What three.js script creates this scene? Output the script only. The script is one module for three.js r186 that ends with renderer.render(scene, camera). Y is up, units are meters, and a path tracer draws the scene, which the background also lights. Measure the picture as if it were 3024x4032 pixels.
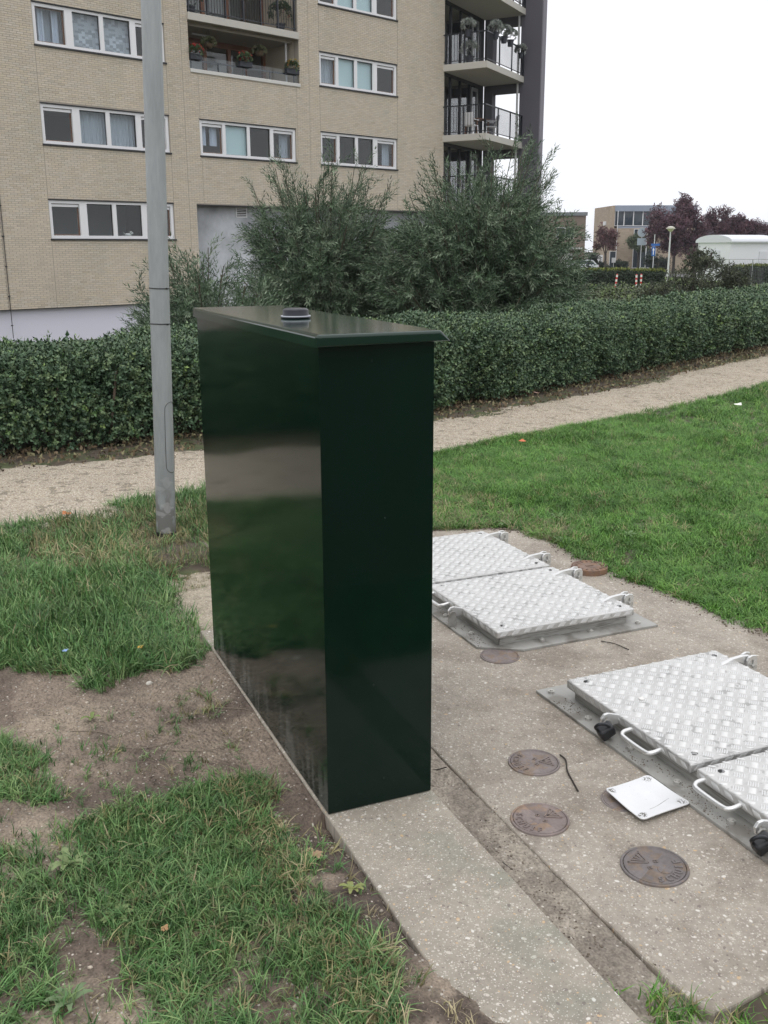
import * as THREE from 'three';
import { RoundedBoxGeometry } from 'three/addons/geometries/RoundedBoxGeometry.js';
import { MarchingCubes } from 'three/addons/objects/MarchingCubes.js';
import { FontLoader } from 'three/addons/loaders/FontLoader.js';
import { TextGeometry } from 'three/addons/geometries/TextGeometry.js';
import { mergeGeometries, mergeVertices, toCreasedNormals } from 'three/addons/utils/BufferGeometryUtils.js';

// ---------------------------------------------------------------- camera, sky, sun, exposure
const scene = new THREE.Scene();
const camera = new THREE.PerspectiveCamera(54.48, 768 / 1024, 0.05, 1500);
{
  const f = new THREE.Vector3(0.3820269, -0.25518686, -0.8882202).normalize();
  const r = new THREE.Vector3(0.9181123, -0.00489555, 0.3962901).normalize();
  const u = new THREE.Vector3().crossVectors(r, f).normalize();
  camera.position.set(-0.8412, 1.55, 2.3658);
  camera.quaternion.setFromRotationMatrix(new THREE.Matrix4().makeBasis(r, u, f.clone().negate()));
}
{ // overcast sky: an even white cloud deck, a little brighter overhead, a little bluer towards the horizon
  const w = 512, h = 256, d = new Float32Array(w * h * 4);
  for (let j = 0; j < h; j++) {
    const el = ((j + 0.5) / h - 0.5) * Math.PI, t = Math.max(0, Math.sin(el));
    for (let i = 0; i < w; i++) {
      const a = (i / w) * 6.2832;
      const c = 1 + 0.03 * Math.sin(3 * a + 5 * el) * Math.sin(7 * el + a) + 0.02 * Math.sin(9 * a - 4 * el);
      const L = (1.1 + 0.56 * t) * c, k = (j * w + i) * 4;
      d[k] = L * (0.965 + 0.035 * t); d[k + 1] = L * (0.985 + 0.015 * t); d[k + 2] = L * 1.03; d[k + 3] = 1;
    }
  }
  const sky = new THREE.DataTexture(d, w, h, THREE.RGBAFormat, THREE.FloatType);
  sky.mapping = THREE.EquirectangularReflectionMapping; sky.magFilter = THREE.LinearFilter; sky.minFilter = THREE.LinearFilter; sky.needsUpdate = true;
  scene.background = sky; scene.environment = sky; scene.environmentIntensity = 1;
}
const sun = new THREE.DirectionalLight(new THREE.Color(1, 0.97, 0.92), 0.55);
sun.position.set(-14, 46, 16); sun.target.position.set(2, 0, -6);
sun.castShadow = true; sun.shadow.radius = 40; sun.shadow.mapSize.set(4096, 4096);
Object.assign(sun.shadow.camera, { left: -40, right: 60, top: 60, bottom: -60, near: 1, far: 160 });
scene.add(sun, sun.target);
const renderer = new THREE.WebGLRenderer({ antialias: true });
renderer.setSize(768, 1024);
renderer.toneMapping = THREE.LinearToneMapping;
renderer.toneMappingExposure = 0.95;
renderer.shadowMap.enabled = true;

scene.fog = new THREE.FogExp2(new THREE.Color(0.86, 0.89, 0.94), 0.0003);

// ---------------------------------------------------------------- helpers
const V = (x, y, z) => new THREE.Vector3(x, y, z);
const rng = (s) => () => { s |= 0; s = (s + 0x6D2B79F5) | 0; let t = Math.imul(s ^ (s >>> 15), 1 | s); t = (t + Math.imul(t ^ (t >>> 7), 61 | t)) ^ t; return ((t ^ (t >>> 14)) >>> 0) / 4294967296; };
const lerp = (a, b, t) => a + (b - a) * t, clamp = (x, a = 0, b = 1) => Math.min(b, Math.max(a, x)), sstep = (a, b, x) => { const t = clamp((x - a) / (b - a)); return t * t * (3 - 2 * t); };
const hash2 = (i, j, s = 0) => { let n = Math.imul(i, 374761393) + Math.imul(j, 668265263) + Math.imul(s, 1274126177); n = Math.imul(n ^ (n >>> 13), 1274126177); return ((n ^ (n >>> 16)) >>> 0) / 4294967296; };
function vnoise(x, y, s = 0, per = 0) {
  const i = Math.floor(x), j = Math.floor(y), u = x - i, v = y - j, a = u * u * (3 - 2 * u), b = v * v * (3 - 2 * v);
  const m = per ? (k) => ((k % per) + per) % per : (k) => k;
  return lerp(lerp(hash2(m(i), m(j), s), hash2(m(i + 1), m(j), s), a), lerp(hash2(m(i), m(j + 1), s), hash2(m(i + 1), m(j + 1), s), a), b);
}
function fbm(x, y, s = 0, oct = 4, per = 0) { let v = 0, a = 0.5, t = 0; for (let k = 0; k < oct; k++) { v += a * vnoise(x, y, s + k, per); t += a; a *= 0.5; x *= 2; y *= 2; per *= 2; } return v / t; }
const lin = (r, g, b) => new THREE.Color().setRGB(r, g, b);
const srgb8 = (x) => Math.round(255 * (x <= 0.0031308 ? 12.92 * x : 1.055 * Math.pow(clamp(x), 1 / 2.4) - 0.055));
function tex(w, h, fn, { color = true, wrap = true } = {}) { // fn(u, v, i, j) -> [r, g, b] linear albedo
  const d = new Uint8Array(w * h * 4);
  for (let j = 0; j < h; j++) for (let i = 0; i < w; i++) {
    const c = fn((i + 0.5) / w, (j + 0.5) / h, i, j), k = (j * w + i) * 4;
    for (let n = 0; n < 3; n++) d[k + n] = color ? srgb8(c[n]) : Math.round(255 * clamp(c[n]));
    d[k + 3] = 255;
  }
  const t = new THREE.DataTexture(d, w, h, THREE.RGBAFormat, THREE.UnsignedByteType);
  if (color) t.colorSpace = THREE.SRGBColorSpace;
  t.magFilter = THREE.LinearFilter; t.minFilter = THREE.LinearMipmapLinearFilter; t.generateMipmaps = true;
  if (wrap) t.wrapS = t.wrapT = THREE.RepeatWrapping;
  t.needsUpdate = true; return t;
}
const mat = (c, rough = 0.8, o = {}) => new THREE.MeshStandardMaterial({ color: Array.isArray(c) ? lin(...c) : c, roughness: rough, metalness: 0, ...o });
const phys = (c, rough, o = {}) => new THREE.MeshPhysicalMaterial({ color: lin(...c), roughness: rough, ...o });
const taken = new Map();
function numbered(n) { const k = taken.get(n) ?? 0; taken.set(n, k + 1); return k ? `${n}_${String(k).padStart(3, '0')}` : n; }
function obj(name, geo, m, parent = scene) {
  const o = new THREE.Mesh(geo, m); o.name = parent === scene ? numbered(name) : name; o.castShadow = o.receiveShadow = true; parent.add(o); return o;
}
function tag(o, label, category, group) { o.userData.label = label; o.userData.category = category; if (group) o.userData.group = group; return o; }
function thing(name, label, category, pos = [0, 0, 0], turn = 0, group) {
  const o = new THREE.Group(); o.name = numbered(name); o.position.set(...pos); o.rotation.y = turn; scene.add(o); return tag(o, label, category, group);
}
function struct(name, geo, m) { const o = obj(name, geo, m); o.userData.kind = 'structure'; return o; }
function scatter(name, geo, m, list, parent = scene) { // list of {m: Matrix4, c?: Color}
  const o = new THREE.InstancedMesh(geo, m, list.length); o.name = parent === scene ? numbered(name) : name;
  list.forEach((e, i) => { o.setMatrixAt(i, e.m); if (e.c) o.setColorAt(i, e.c); });
  o.castShadow = o.receiveShadow = true; o.userData.kind = 'stuff'; o.frustumCulled = false; parent.add(o); return o;
}
function merge(list) {
  return mergeGeometries(list.map((g) => { const n = g.index ? g.toNonIndexed() : g; for (const a of Object.keys(n.attributes)) if (!['position', 'normal', 'uv'].includes(a)) n.deleteAttribute(a); return n; }));
}
const box = (w, h, d, x = 0, y = 0, z = 0) => new THREE.BoxGeometry(w, h, d).translate(x, y, z);
const rbox = (w, h, d, r, x = 0, y = 0, z = 0, seg = 2) => new RoundedBoxGeometry(w, h, d, seg, r).translate(x, y, z);
const cyl = (r0, r1, h, n = 16, x = 0, y = 0, z = 0) => new THREE.CylinderGeometry(r0, r1, h, n).translate(x, y, z); // r0 top, r1 bottom
function tube(pts, r, n = 6, seg) { return new THREE.TubeGeometry(new THREE.CatmullRomCurve3(pts.map((p) => (p.isVector3 ? p : V(...p)))), seg ?? pts.length * 3, r, n, false); }
function polyline(pts, r, n = 6) { const c = new THREE.CurvePath(); for (let i = 1; i < pts.length; i++) c.add(new THREE.LineCurve3(V(...pts[i - 1]), V(...pts[i]))); return new THREE.TubeGeometry(c, (pts.length - 1) * 4, r, n, false); }
function bar(a, b, w, d) { // a square bar from a to b
  const A = V(...a), B = V(...b), L = A.distanceTo(B), g = new THREE.BoxGeometry(w, d, L);
  const o = new THREE.Object3D(); o.position.copy(A).lerp(B, 0.5); o.lookAt(B); o.updateMatrix(); return g.applyMatrix4(o.matrix);
}
function shape(pts, holes = []) {
  const s = new THREE.Shape(pts.map((p) => new THREE.Vector2(...p)));
  for (const h of holes) s.holes.push(new THREE.Path(h.map((p) => new THREE.Vector2(...p))));
  return s;
}
const rect = (x0, y0, x1, y1) => [[x0, y0], [x1, y0], [x1, y1], [x0, y1]];
const extrude = (s, depth, o = {}) => new THREE.ExtrudeGeometry(s, { depth, bevelEnabled: false, ...o });
function tri(pos, idx, smooth = true) { const g = new THREE.BufferGeometry(); g.setAttribute('position', new THREE.Float32BufferAttribute(pos, 3)); g.setIndex(idx); g.computeVertexNormals(); g.setAttribute('uv', new THREE.Float32BufferAttribute(new Float32Array(pos.length / 3 * 2), 2)); return g; }
function gridSheet(nx, nz, fn) { // fn(u, v) -> [x, y, z, tu, tv]
  const pos = [], uv = [], idx = [];
  for (let j = 0; j <= nz; j++) for (let i = 0; i <= nx; i++) { const p = fn(i / nx, j / nz); pos.push(p[0], p[1], p[2]); uv.push(p[3], p[4]); }
  for (let j = 0; j < nz; j++) for (let i = 0; i < nx; i++) { const a = j * (nx + 1) + i, b = a + 1, c = a + nx + 1, d = c + 1; idx.push(a, c, b, b, c, d); }
  const g = new THREE.BufferGeometry(); g.setAttribute('position', new THREE.Float32BufferAttribute(pos, 3)); g.setAttribute('uv', new THREE.Float32BufferAttribute(uv, 2)); g.setIndex(idx); g.computeVertexNormals(); return g;
}
function inPoly(p, x, y) { let r = false; for (let i = 0, j = p.length - 1; i < p.length; j = i++) { const [a, b] = p[i], [c, d] = p[j]; if ((b > y) !== (d > y) && x < ((c - a) * (y - b)) / (d - b) + a) r = !r; } return r; }
function curveAt(pts, x) { // smooth z(x) through points sorted by x, straight beyond the ends
  const n = pts.length; if (x <= pts[0][0]) { const [a, b] = pts; return a[1] + ((b[1] - a[1]) / (b[0] - a[0])) * (x - a[0]); }
  if (x >= pts[n - 1][0]) { const a = pts[n - 2], b = pts[n - 1]; return b[1] + ((b[1] - a[1]) / (b[0] - a[0])) * (x - b[0]); }
  let i = 0; while (pts[i + 1][0] < x) i++;
  const P = (k) => pts[clamp(k, 0, n - 1)], [p0, p1, p2, p3] = [P(i - 1), P(i), P(i + 1), P(i + 2)], t = (x - p1[0]) / (p2[0] - p1[0]), w = p2[0] - p1[0];
  const m1 = ((p2[1] - p0[1]) / (p2[0] - p0[0])) * w, m2 = ((p3[1] - p1[1]) / (p3[0] - p1[0])) * w, t2 = t * t, t3 = t2 * t;
  return (2 * t3 - 3 * t2 + 1) * p1[1] + (t3 - 2 * t2 + t) * m1 + (-2 * t3 + 3 * t2) * p2[1] + (t3 - t2) * m2;
}
const UP = V(0, 1, 0), _o = new THREE.Object3D();
function place(pos, dir, roll, scale) { // matrix: local +y along dir, spun by roll about it
  const q = new THREE.Quaternion().setFromUnitVectors(UP, dir.clone().normalize()), s = new THREE.Quaternion().setFromAxisAngle(UP, roll);
  return new THREE.Matrix4().compose(pos, q.multiply(s), typeof scale === 'number' ? V(scale, scale, scale) : scale);
}
function leaf(len, wid, fold = 0.25, droop = 0.15) { // four faces: a folded, pointed blade from the origin along +y
  const f = wid * fold, d = len * droop;
  return { p: [0, 0, 0, -wid / 2, len * 0.42, f, wid / 2, len * 0.42, f, 0, len * 0.45, 0, 0, len, -d], i: [0, 3, 1, 0, 2, 3, 1, 3, 4, 3, 2, 4] };
}
function sprig(parts) { // parts: [{p, i, m}] -> one geometry
  const pos = [], idx = [], v = V(0, 0, 0);
  for (const { p, i, m } of parts) { const b = pos.length / 3; for (let k = 0; k < p.length; k += 3) { v.set(p[k], p[k + 1], p[k + 2]).applyMatrix4(m); pos.push(v.x, v.y, v.z); } for (const n of i) idx.push(b + n); }
  return tri(pos, idx);
}
// ---------------------------------------------------------------- the lie of the land
const LOW = -1.3;                                    // the land beyond the hedge lies lower
const hedgeLine = [[-9, -5.9], [-3, -5.82], [-0.58, -5.86], [0.2, -5.9], [1.08, -6.06], [3.56, -6.54], [5.5, -7.29], [7.8, -8.4], [11.3, -10.1], [16, -12.5], [24, -16.6]];
const pathLine = [[-9, -3.1], [-3, -3.2], [-0.69, -3.55], [-0.1, -3.75], [0.62, -4.1], [2.59, -4.57], [3.47, -4.95], [4.76, -5.3], [6.15, -5.89], [8.04, -6.7], [12, -8.55], [24, -14.3]];
const hedgeZ = (x) => curveAt(hedgeLine, x), pathZ = (x) => curveAt(pathLine, x);
const soilNear = [[0, -1.34], [-0.09, -1.3], [-0.18, -1.29], [-0.31, -1.26], [-0.42, -1.21], [-0.55, -1.27], [-0.63, -1.17], [-0.76, -1.11], [-1.0, -1.04], [-1.1, -0.8], [-0.72, -0.49], [-0.68, -0.28], [-0.61, -0.33], [-0.44, -0.3], [-0.38, -0.33], [-0.26, -0.37], [-0.12, -0.28], [-0.06, -0.28], [0, -0.08]];
const grassNear = [[-0.43, -0.36], [-0.11, -0.31], [-0.07, -0.27], [-0.15, -0.12], [-0.13, 0.11], [-0.14, 0.32], [-0.12, 0.46], [-0.09, 0.65], [-0.09, 0.78], [-0.3, 1.2], [-0.8, 1.0], [-0.76, 0.49], [-0.65, 0.37], [-0.73, 0.16], [-0.67, -0.13], [-0.57, -0.34]];
const grassSide = [[[-1.2, -1.0], [-0.83, -0.92], [-0.71, -0.73], [-0.67, -0.46], [-0.74, -0.44], [-0.85, -0.52], [-1.2, -0.5]], [[-1.2, -0.25], [-0.86, -0.21], [-0.76, -0.15], [-0.76, 0.01], [-0.82, 0.1], [-1.2, 0.12]], [[-1.3, 0.14], [-0.88, 0.14], [-0.79, 0.22], [-0.74, 0.37], [-0.81, 0.47], [-1.3, 0.6]]];
const grassMid = [[-5, -3.15], [-3, -3.25], [-0.69, -3.63], [-0.24, -3.8], [0.17, -4.05], [0.63, -4.1], [1.2, -4.25], [1.6, -4.4], [1.6, -2.62], [0.5, -2.62], [0.29, -2.64], [0.11, -2.59], [0.07, -2.0], [0.02, -1.51], [-0.02, -1.37], [-0.31, -1.28], [-0.42, -1.21], [-0.59, -1.34], [-0.7, -1.48], [-0.8, -1.57], [-1.4, -1.5], [-5, -1.7]];
const lawnEdge = [[1.58, -2.62], [1.9, -2.51], [2.06, -2.4], [2.1, -2.13], [2.06, -1.78], [2.08, -1.44], [2.13, -1.22], [2.16, -1.0], [2.16, -0.69], [2.2, -0.53], [2.3, 0], [2.4, 0.6], [2.5, 1.2]];
const lawnPoly = [...lawnEdge, [24, 1.2], [24, -14.3], [12, -8.6], [8.04, -6.75], [6.15, -5.93], [4.76, -5.35], [3.47, -5.0], [2.59, -4.62], [1.6, -4.4]];
// height of the natural ground
function landY(x, z) {
  const d = hedgeZ(clamp(x, -40, 60)) - z; // metres beyond the hedge's front
  const near = -0.036 + 0.02 * (fbm(x * 0.6, z * 0.6, 3, 2) - 0.5);
  return lerp(near, LOW + 0.1 * (fbm(x * 0.2, z * 0.2, 5, 2) - 0.5), sstep(1.0, 4.4, d * 0.92));
}
{ // the ground: one sheet to the horizon, finer near the place
  const warp = (t, near, far) => { const s = t * 2 - 1, a = Math.abs(s); return Math.sign(s) * (a < 0.7 ? (a / 0.7) * near : near + (far - near) * Math.pow((a - 0.7) / 0.3, 3)); };
  const dirt = tex(1024, 1024, (u, v) => {
    const a = fbm(u * 12, v * 12, 11, 5, 12), b = fbm(u * 96, v * 96, 12, 3, 96), g = sstep(0.42, 0.62, fbm(u * 20, v * 20, 14, 4, 20));
    const k = 0.6 + 0.8 * b;
    return [lerp(0.085, 0.07, g) * k * (0.8 + 0.4 * a), lerp(0.068, 0.085, g) * k * (0.8 + 0.4 * a), lerp(0.05, 0.035, g) * k * (0.8 + 0.4 * a)];
  });
  const g = gridSheet(440, 440, (u, v) => { const x = warp(u, 22, 700) + 6, z = warp(v, 22, 700) - 8; return [x, landY(x, z) - (x > -1.5 && x < 2.0 && z > -2.6 && z < (x > 0.5 ? 0.86 : 1.5) ? 0.05 : 0), z, x / 3, z / 3]; });
  struct('ground', g, mat([1, 1, 1], 1, { map: dirt }));
}
// soil, worn and trodden, in front of and beside the cabinet
const SX0 = -1.7, SX1 = 0.62, SZ0 = -2.95, SZ1 = 1.75;
const soilEdgeX = (z) => curveAt([[-3, -0.2], [-1.6, -0.02], [-0.1, -0.03], [0.02, -0.002], [0.25, 0.008], [0.43, 0.008], [0.557, 0.0], [0.71, 0.037], [0.9, 0.1], [1.1, 0.17], [1.8, 0.3]].map((p) => p), z) + 0.03 * (fbm(z * 14, 2.3, 21, 3) - 0.5);
function soilY(x, z) {
  let y = -0.03 + 0.016 * (fbm(x * 5, z * 5, 31, 3) - 0.5) + 0.01 * (fbm(x * 26, z * 26, 33, 3) - 0.5);
  if (z > -0.02) { const d = soilEdgeX(z) - x; y = lerp(y - 0.025, y + 0.038 * sstep(-0.05, 0.3, z), sstep(-0.04, 0.05, d + 0.03 * (fbm(x * 40, z * 40, 36, 2) - 0.5))) ; if (d > 0.03) y = lerp(y, -0.03 + (y + 0.03) * 0.35, sstep(0.08, 0.5, d)); }
  else { y = lerp(y, -0.008 + (y + 0.03) * 0.5, sstep(-0.12, -0.01, x) * sstep(-1.45, -1.3, z)); if (x > 0.0) y -= 0.05; }
  if (x > 0.34) y = -0.029 + 0.01 * (fbm(x * 22, z * 22, 35, 3) - 0.5) - (x > 0.46 ? 0.02 : 0);
  return y;
}
{
  const blob = (x, z, s, f) => fbm(x * f, z * f, s, 4);
  const soilMap = tex(2048, 2048, (u, v) => {
    const x = lerp(SX0, SX1, u), z = lerp(SZ0, SZ1, v);
    const fine = fbm(x * 260, z * 260, 41, 2), mid = fbm(x * 40, z * 40, 42, 4), big = blob(x, z, 43, 3.2), humus = sstep(0.45, 0.7, blob(x + 9, z, 44, 5));
    let c = [0.225, 0.178, 0.138];
    const sandy = sstep(0.42, 0.66, blob(x, z + 4, 45, 2.6));
    c = c.map((q, i) => lerp(q, [0.31, 0.255, 0.195][i], sandy * 0.75));
    c = c.map((q, i) => lerp(q, [0.075, 0.055, 0.045][i], humus * 0.65));
    if (x > -0.42 && z > -0.1) { const h = sstep(-0.4, -0.12, x) * sstep(-0.12, 0.08, z) * sstep(0.3, 0.55, blob(x, z, 46, 7)); c = c.map((q, i) => lerp(q, [0.075, 0.056, 0.046][i], h * 0.92)); }
    if (x > -0.12 && z < -1.35) { const h = sstep(-0.1, 0.06, x + 0.2 * (blob(x, z, 58, 6) - 0.5)) * sstep(-1.3, -1.5, z) * sstep(-2.75, -2.4, z + 0.5 * (blob(x, z, 59, 4) - 0.5)); c = c.map((q, i) => lerp(q, [0.4, 0.35, 0.27][i], h * 0.8)); }
    if (x > 0.3) { const h = sstep(0.42, 0.62, blob(x, z + 2, 57, 9)); c = [0.3, 0.262, 0.215].map((q, i) => lerp(q, [0.14, 0.12, 0.098][i], h * 0.6)); }
    const k = 0.3 + 0.85 * fine + 0.55 * mid;
    c = c.map((q) => q * k);
    const cx = Math.floor(x * 110), cz = Math.floor(z * 110), h1 = hash2(cx, cz, 47) - 0.02; // small stones
    if (h1 > 0.9) { const px = (cx + 0.3 + 0.4 * hash2(cx, cz, 48)) / 110, pz = (cz + 0.3 + 0.4 * hash2(cx, cz, 49)) / 110, rr = 0.001 + 0.0026 * hash2(cx, cz, 50); if (Math.hypot(x - px, z - pz) < rr) { const b = 0.25 + 0.35 * hash2(cx, cz, 51); c = [b, b * 0.93, b * 0.82]; } }
    return c;
  });
  const soilBump = tex(1024, 1024, (u, v) => { const x = lerp(SX0, SX1, u), z = lerp(SZ0, SZ1, v); const q = 0.5 * fbm(x * 120, z * 120, 55, 3) + 0.5 * fbm(x * 45, z * 45, 56, 3); return [q, q, q]; }, { color: false });
  const g = gridSheet(232, 470, (u, v) => { const x = lerp(SX0, SX1, u), z = lerp(SZ0, SZ1, v); return [x, soilY(x, z), z, u, v]; });
  struct('bare_soil', g, mat([1, 1, 1], 0.97, { map: soilMap, bumpMap: soilBump, bumpScale: 0.02 }));
}
{ // gravel footpath
  const gravel = tex(1024, 1024, (u, v, i, j) => {
    const n = 170, a = fbm(u * 10, v * 10, 61, 4, 10);
    let c = [0.36, 0.305, 0.235], best = 9, id = 0;
    const gx = u * n, gy = v * n, ix = Math.floor(gx), iy = Math.floor(gy);
    for (let dx = -1; dx <= 1; dx++) for (let dy = -1; dy <= 1; dy++) { const qx = ix + dx, qy = iy + dy, mx = ((qx % n) + n) % n, my = ((qy % n) + n) % n; const d = Math.hypot(gx - qx - hash2(mx, my, 62), gy - qy - hash2(mx, my, 63)); if (d < best) { best = d; id = hash2(mx, my, 64); } }
    const t = id < 0.2 ? [0.26, 0.215, 0.165] : id < 0.75 ? [0.42, 0.365, 0.285] : id < 0.92 ? [0.54, 0.485, 0.4] : [0.3, 0.255, 0.215];
    const e = sstep(0.75, 0.35, best);
    c = c.map((q, k) => lerp(q * 0.72, t[k], e) * (0.86 + 0.3 * a));
    if (fbm(u * 26, v * 26, 66, 4, 26) > 0.66) c = c.map((q, k) => q * [0.62, 0.62, 0.6][k]);
    return c;
  });
  const bump = tex(1024, 1024, (u, v) => { const q = 0.6 * fbm(u * 128, v * 128, 67, 2, 128) + 0.4 * fbm(u * 32, v * 32, 68, 3, 32); return [q, q, q]; }, { color: false });
  const g = gridSheet(1300, 64, (u, v) => {
    const x = lerp(-9, 24, u), a = hedgeZ(x) + 0.2, b = pathZ(x) + 0.12, z = lerp(a, b, v), w = 0.14;
    const n1 = fbm(x * 2.6, z * 2.6, 71, 4), top = (z - a) - 0.2 + 0.5 * (n1 - 0.5), bot = b - z - 0.14 + 0.35 * (fbm(x * 3.5, z * 3.5, 73, 4) - 0.5);
    const e = Math.min(sstep(-w, w, top + 0.16 * (fbm(x * 14, z * 14, 76, 3) - 0.5)), sstep(-w * 0.7, w * 0.7, bot + 0.14 * (fbm(x * 14, z * 14, 77, 3) - 0.5)));
    return [x, landY(x, z) + lerp(-0.03, 0.016, e) + 0.006 * (fbm(x * 9, z * 9, 75, 2) - 0.5), z, x / 1.6, z / 1.6];
  });
  struct('gravel_path', g, mat([1, 1, 1], 1, { map: gravel, bumpMap: bump, bumpScale: 0.012 }));
}
// ---------------------------------------------------------------- concrete: footing strip and slab
function aggregate(x, z, s, density, base, size = 1) { // exposed stones in a cement matrix
  let c = base.map((q) => q * (0.72 + 0.35 * fbm(x * 9, z * 9, s, 3) + 0.3 * fbm(x * 70, z * 70, s + 1, 3)));
  for (const [f, r0, r1, th, sd] of [[46, 0.0035, 0.0085, 0.8, 3], [90, 0.0018, 0.0045, 0.72, 7], [170, 0.0009, 0.0024, 0.55, 11]]) {
    const F = f / size, ix = Math.floor(x * F), iz = Math.floor(z * F);
    for (let a = -1; a <= 1; a++) for (let b = -1; b <= 1; b++) {
      const X = ix + a, Z = iz + b; if (hash2(X, Z, s + sd) < 1 - (1 - th) * density) continue;
      const px = (X + hash2(X, Z, s + sd + 1)) / F, pz = (Z + hash2(X, Z, s + sd + 2)) / F, rr = lerp(r0, r1, hash2(X, Z, s + sd + 3)) * size, th2 = hash2(X, Z, s + sd + 4) * 3.14;
      const dx = (x - px) * Math.cos(th2) + (z - pz) * Math.sin(th2), dz = -(x - px) * Math.sin(th2) + (z - pz) * Math.cos(th2), q = Math.hypot(dx, dz * 1.5) / rr;
      if (q < 1) { const t = hash2(X, Z, s + sd + 5), w = t < 0.45 ? [0.5, 0.46, 0.4] : t < 0.62 ? [0.62, 0.59, 0.54] : t < 0.68 ? [0.5, 0.36, 0.22] : t < 0.85 ? [0.2, 0.17, 0.15] : [0.32, 0.27, 0.22]; c = c.map((o, k) => lerp(o, w[k], sstep(1, 0.7, q))); }
    }
  }
  return c;
}
{
  const map = tex(512, 2048, (u, v) => {
    const x = u * 0.36, z = v * 1.44;
    let c = aggregate(x, z, 101, 1.35, [0.29, 0.26, 0.215]);
    const algae = sstep(0.5, 0.75, fbm(x * 9 + 3, z * 9, 120, 4)) * sstep(0.06, 0.3, x);
    return c.map((q, k) => lerp(q, q * [0.84, 0.89, 0.88][k], algae));
  });
  const g = rbox(0.334, 0.26, 3.6, 0.006, 0.163, -0.13, 0.25);
  const p = g.attributes.position, uv = g.attributes.uv;
  for (let i = 0; i < p.count; i++) uv.setXY(i, (p.getX(i) + 0.015) / 0.36, p.getZ(i) / 1.44);
  struct('concrete_footing', g, mat([1, 1, 1], 0.9, { map }));
  // the slab that carries the hatches
  const padMap = tex(2048, 2048, (u, v) => {
    const x = u * 2.4, z = v * 4;
    let c = aggregate(x, z, 140, 1.25, [0.305, 0.272, 0.228]);
    const dirt = sstep(0.5, 0.72, fbm(x * 4, z * 4 + 7, 160, 5)), d2 = sstep(0.56, 0.7, fbm(x * 13, z * 13, 170, 4));
    return c.map((q, k) => q * lerp(1, [0.74, 0.72, 0.7][k], clamp(dirt * 0.6 + d2 * 0.5)));
  });
  const padBump = tex(1024, 1024, (u, v) => { const q = fbm(u * 300, v * 420, 180, 2) * 0.7 + 0.3 * fbm(u * 60, v * 90, 181, 3); return [q, q, q]; }, { color: false });
  const P = [[0.478, -2.75], [0.468, 0.3], [0.472, 0.55], [0.478, 0.8], [0.49, 0.98]], jag = [];
  for (let k = 0; k <= 24; k++) { const x = lerp(0.5, 2.5, k / 24); jag.push([x, 1.0 + 0.03 * (fbm(x * 9, 1, 190, 3) - 0.5)]); }
  const right = lawnEdge.slice().reverse().filter((q) => q[1] < 0.9), R2 = [];
  for (let k = 0; k < right.length - 1; k++) for (let t = 0; t < 6; t++) { const x = lerp(right[k][0], right[k + 1][0], t / 6), z = lerp(right[k][1], right[k + 1][1], t / 6); R2.push([x + 0.03 + 0.08 * (fbm(x * 5, z * 7, 195, 3) - 0.5), z + 0.05 * (fbm(x * 8, z * 8, 196, 3) - 0.5)]); }
  const s = shape([...P, ...jag, ...R2, [1.4, -2.72]].map(([x, z]) => [x, -z]));
  const pg = extrude(s, 0.1, { bevelEnabled: true, bevelSize: 0.006, bevelThickness: 0.006, bevelSegments: 2 }); pg.rotateX(-Math.PI / 2); pg.translate(0, -0.131, 0);
  const pp = pg.attributes.position, pu = pg.attributes.uv; for (let i = 0; i < pp.count; i++) pu.setXY(i, pp.getX(i) / 2.4, pp.getZ(i) / 4);
  struct('concrete_slab', pg, mat([1, 1, 1], 0.93, { map: padMap, bumpMap: padBump, bumpScale: 0.004 }));
}
const PADY = -0.025;
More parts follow.
